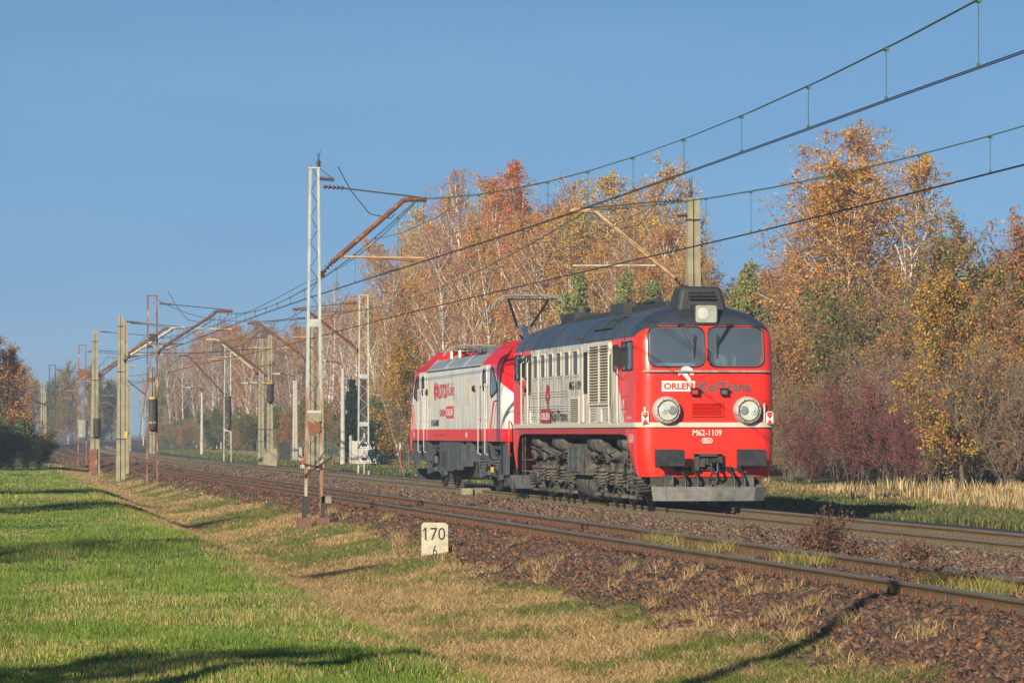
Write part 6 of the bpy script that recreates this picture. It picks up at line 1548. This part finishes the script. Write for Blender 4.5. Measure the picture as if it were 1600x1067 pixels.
for i in range(60):
    y = 560+rng.rand()*120; x = -40+i*1.9+rng.rand()*3-cX(y)+14; k = ('tree_olive', 'bush_green', 'tree_russet', 'birch_bare')[i % 4]
    tree(k, x, y, 8.5+4.0*rng.rand(), {'tree_olive': 'olive tree closing the view in the far haze', 'bush_green': 'green tree closing the view in the far haze', 'tree_russet': 'brown tree closing the view in the far haze', 'birch_bare': 'bare birch closing the view in the far haze'}[k], 'trees closing the view in the haze', i % 2)
for i in range(16):
    y = 300+i*14; tree(('bush_green', 'bush_olive', 'thicket_bare')[i % 3], 3-i*.2+3*rng.rand(), y, 2.2+1.5*rng.rand(), {0: 'green shrub left of the tracks in the far haze', 1: 'olive shrub left of the tracks in the far haze', 2: 'bare shrub left of the tracks in the far haze'}[i % 3], 'shrubs left of the tracks in the haze', i % 2)
# trees standing left of the view: their shadows lie on the lawn
for (x, y, H, k, lab) in ((-5.5, 49.3, 8.2, 'tree_olive', 'olive tree on the lawn left of the view, shading the middle of it'), (-5.6, 18.6, 6.0, 'tree_olive', 'olive tree nearest the camera on the left'),
    (-3.6, 85, 7.4, 'tree_russet', 'russet tree on the lawn farther left'), (-4.2, 106.4, 7.4, 'tree_russet', 'russet tree farthest along the lawn on the left'), (-9.5, 36, 6.6, 'birch_sparse', 'thin birch on the lawn left of the view')):
    tree(k, x, y, H, lab)
# dead weeds between the tracks
def weed(x, y, h, n, label):
    r_ = np.random.RandomState(int(y*10)); S = ([], [], [], []); L0 = []
    for i in range(n):
        p = np.array([.12*r_.randn(), .25*r_.randn(), 0]); pts = bend(p, np.array([.3*r_.randn(), .3*r_.randn(), 1]), h*(.5+.6*r_.rand()), 4, r_, .12, 0)
        for a, b in zip(pts[:-1], pts[1:]): S[0].append(a); S[1].append(b); S[2].append(.006); S[3].append(.004)
        for j in range(5):
            q = bend(pts[1+r_.randint(3)], r_.randn(3)+np.array([0, 0, .8]), h*.25, 2, r_, .2, 0)
            for a, b in zip(q[:-1], q[1:]): S[0].append(a); S[1].append(b); S[2].append(.004); S[3].append(.003)
            L0 += q
    V, F = segs_mesh(*S, 3); P = np.array(L0); P = P[r_.randint(0, len(P), len(P)*2)]+r_.randn(len(P)*2, 3)*.03; V3, F3 = leaf_quads(P, .045, r_)
    C = np.concatenate([np.repeat([[.07, .04, .03]], len(V), 0), np.repeat([[.13, .07, .045]], len(V3), 0)])
    o = lnk(bpy.data.objects.new('dead_weed', np_mesh('dead_weed', np.concatenate([V, V3]), np.concatenate([F, F3+len(V)]), M_twig, C))); o.location = (x, y, float(ground_z(x, y))); tag(o, label, 'weed')
def weedY(u, X): d = D(u, X); return (d-X*.1544)/.988
weed(13.9, weedY(1290, 13.9), .75, 34, 'bushy dead brown weed between the two tracks'); weed(13.8, weedY(1275, 13.8), .45, 26, 'lower dead weed beside the bushy one between the tracks')
weed(14.0, weedY(1180, 14.0), .6, 5, 'thin dead stalks between the tracks below the plough'); weed(13.9, weedY(1335, 13.9), .35, 14, 'small dead weed right of the bushy one between the tracks')
weed(11.7, weedY(1440, 11.7), .45, 9, 'dark dead stalks between the rails of the empty track'); weed(11.9, weedY(1505, 11.9), .35, 7, 'dark dead stalks between the empty rails at the right edge')
weed(14.3, weedY(1430, 14.3), .35, 18, 'low tangled dead weed right of centre between the tracks')
# ---------------------------------------------------------------- air
m = MB(); m.bb(-1400, 2000, -200, 3000, -6, 40); m_h = bpy.data.materials.new('haze_air'); m_h.use_nodes = True; nt = m_h.node_tree; nt.nodes.clear()
pv = nt.nodes.new('ShaderNodeVolumePrincipled'); pv.inputs['Color'].default_value = (.66, .84, 1.0, 1); pv.inputs['Density'].default_value = .0005; pv.inputs['Anisotropy'].default_value = .1
ou = nt.nodes.new('ShaderNodeOutputMaterial'); nt.links.new(pv.outputs[0], ou.inputs['Volume'])
hz = m.build('haze', m_h); tag(hz, kind='stuff')
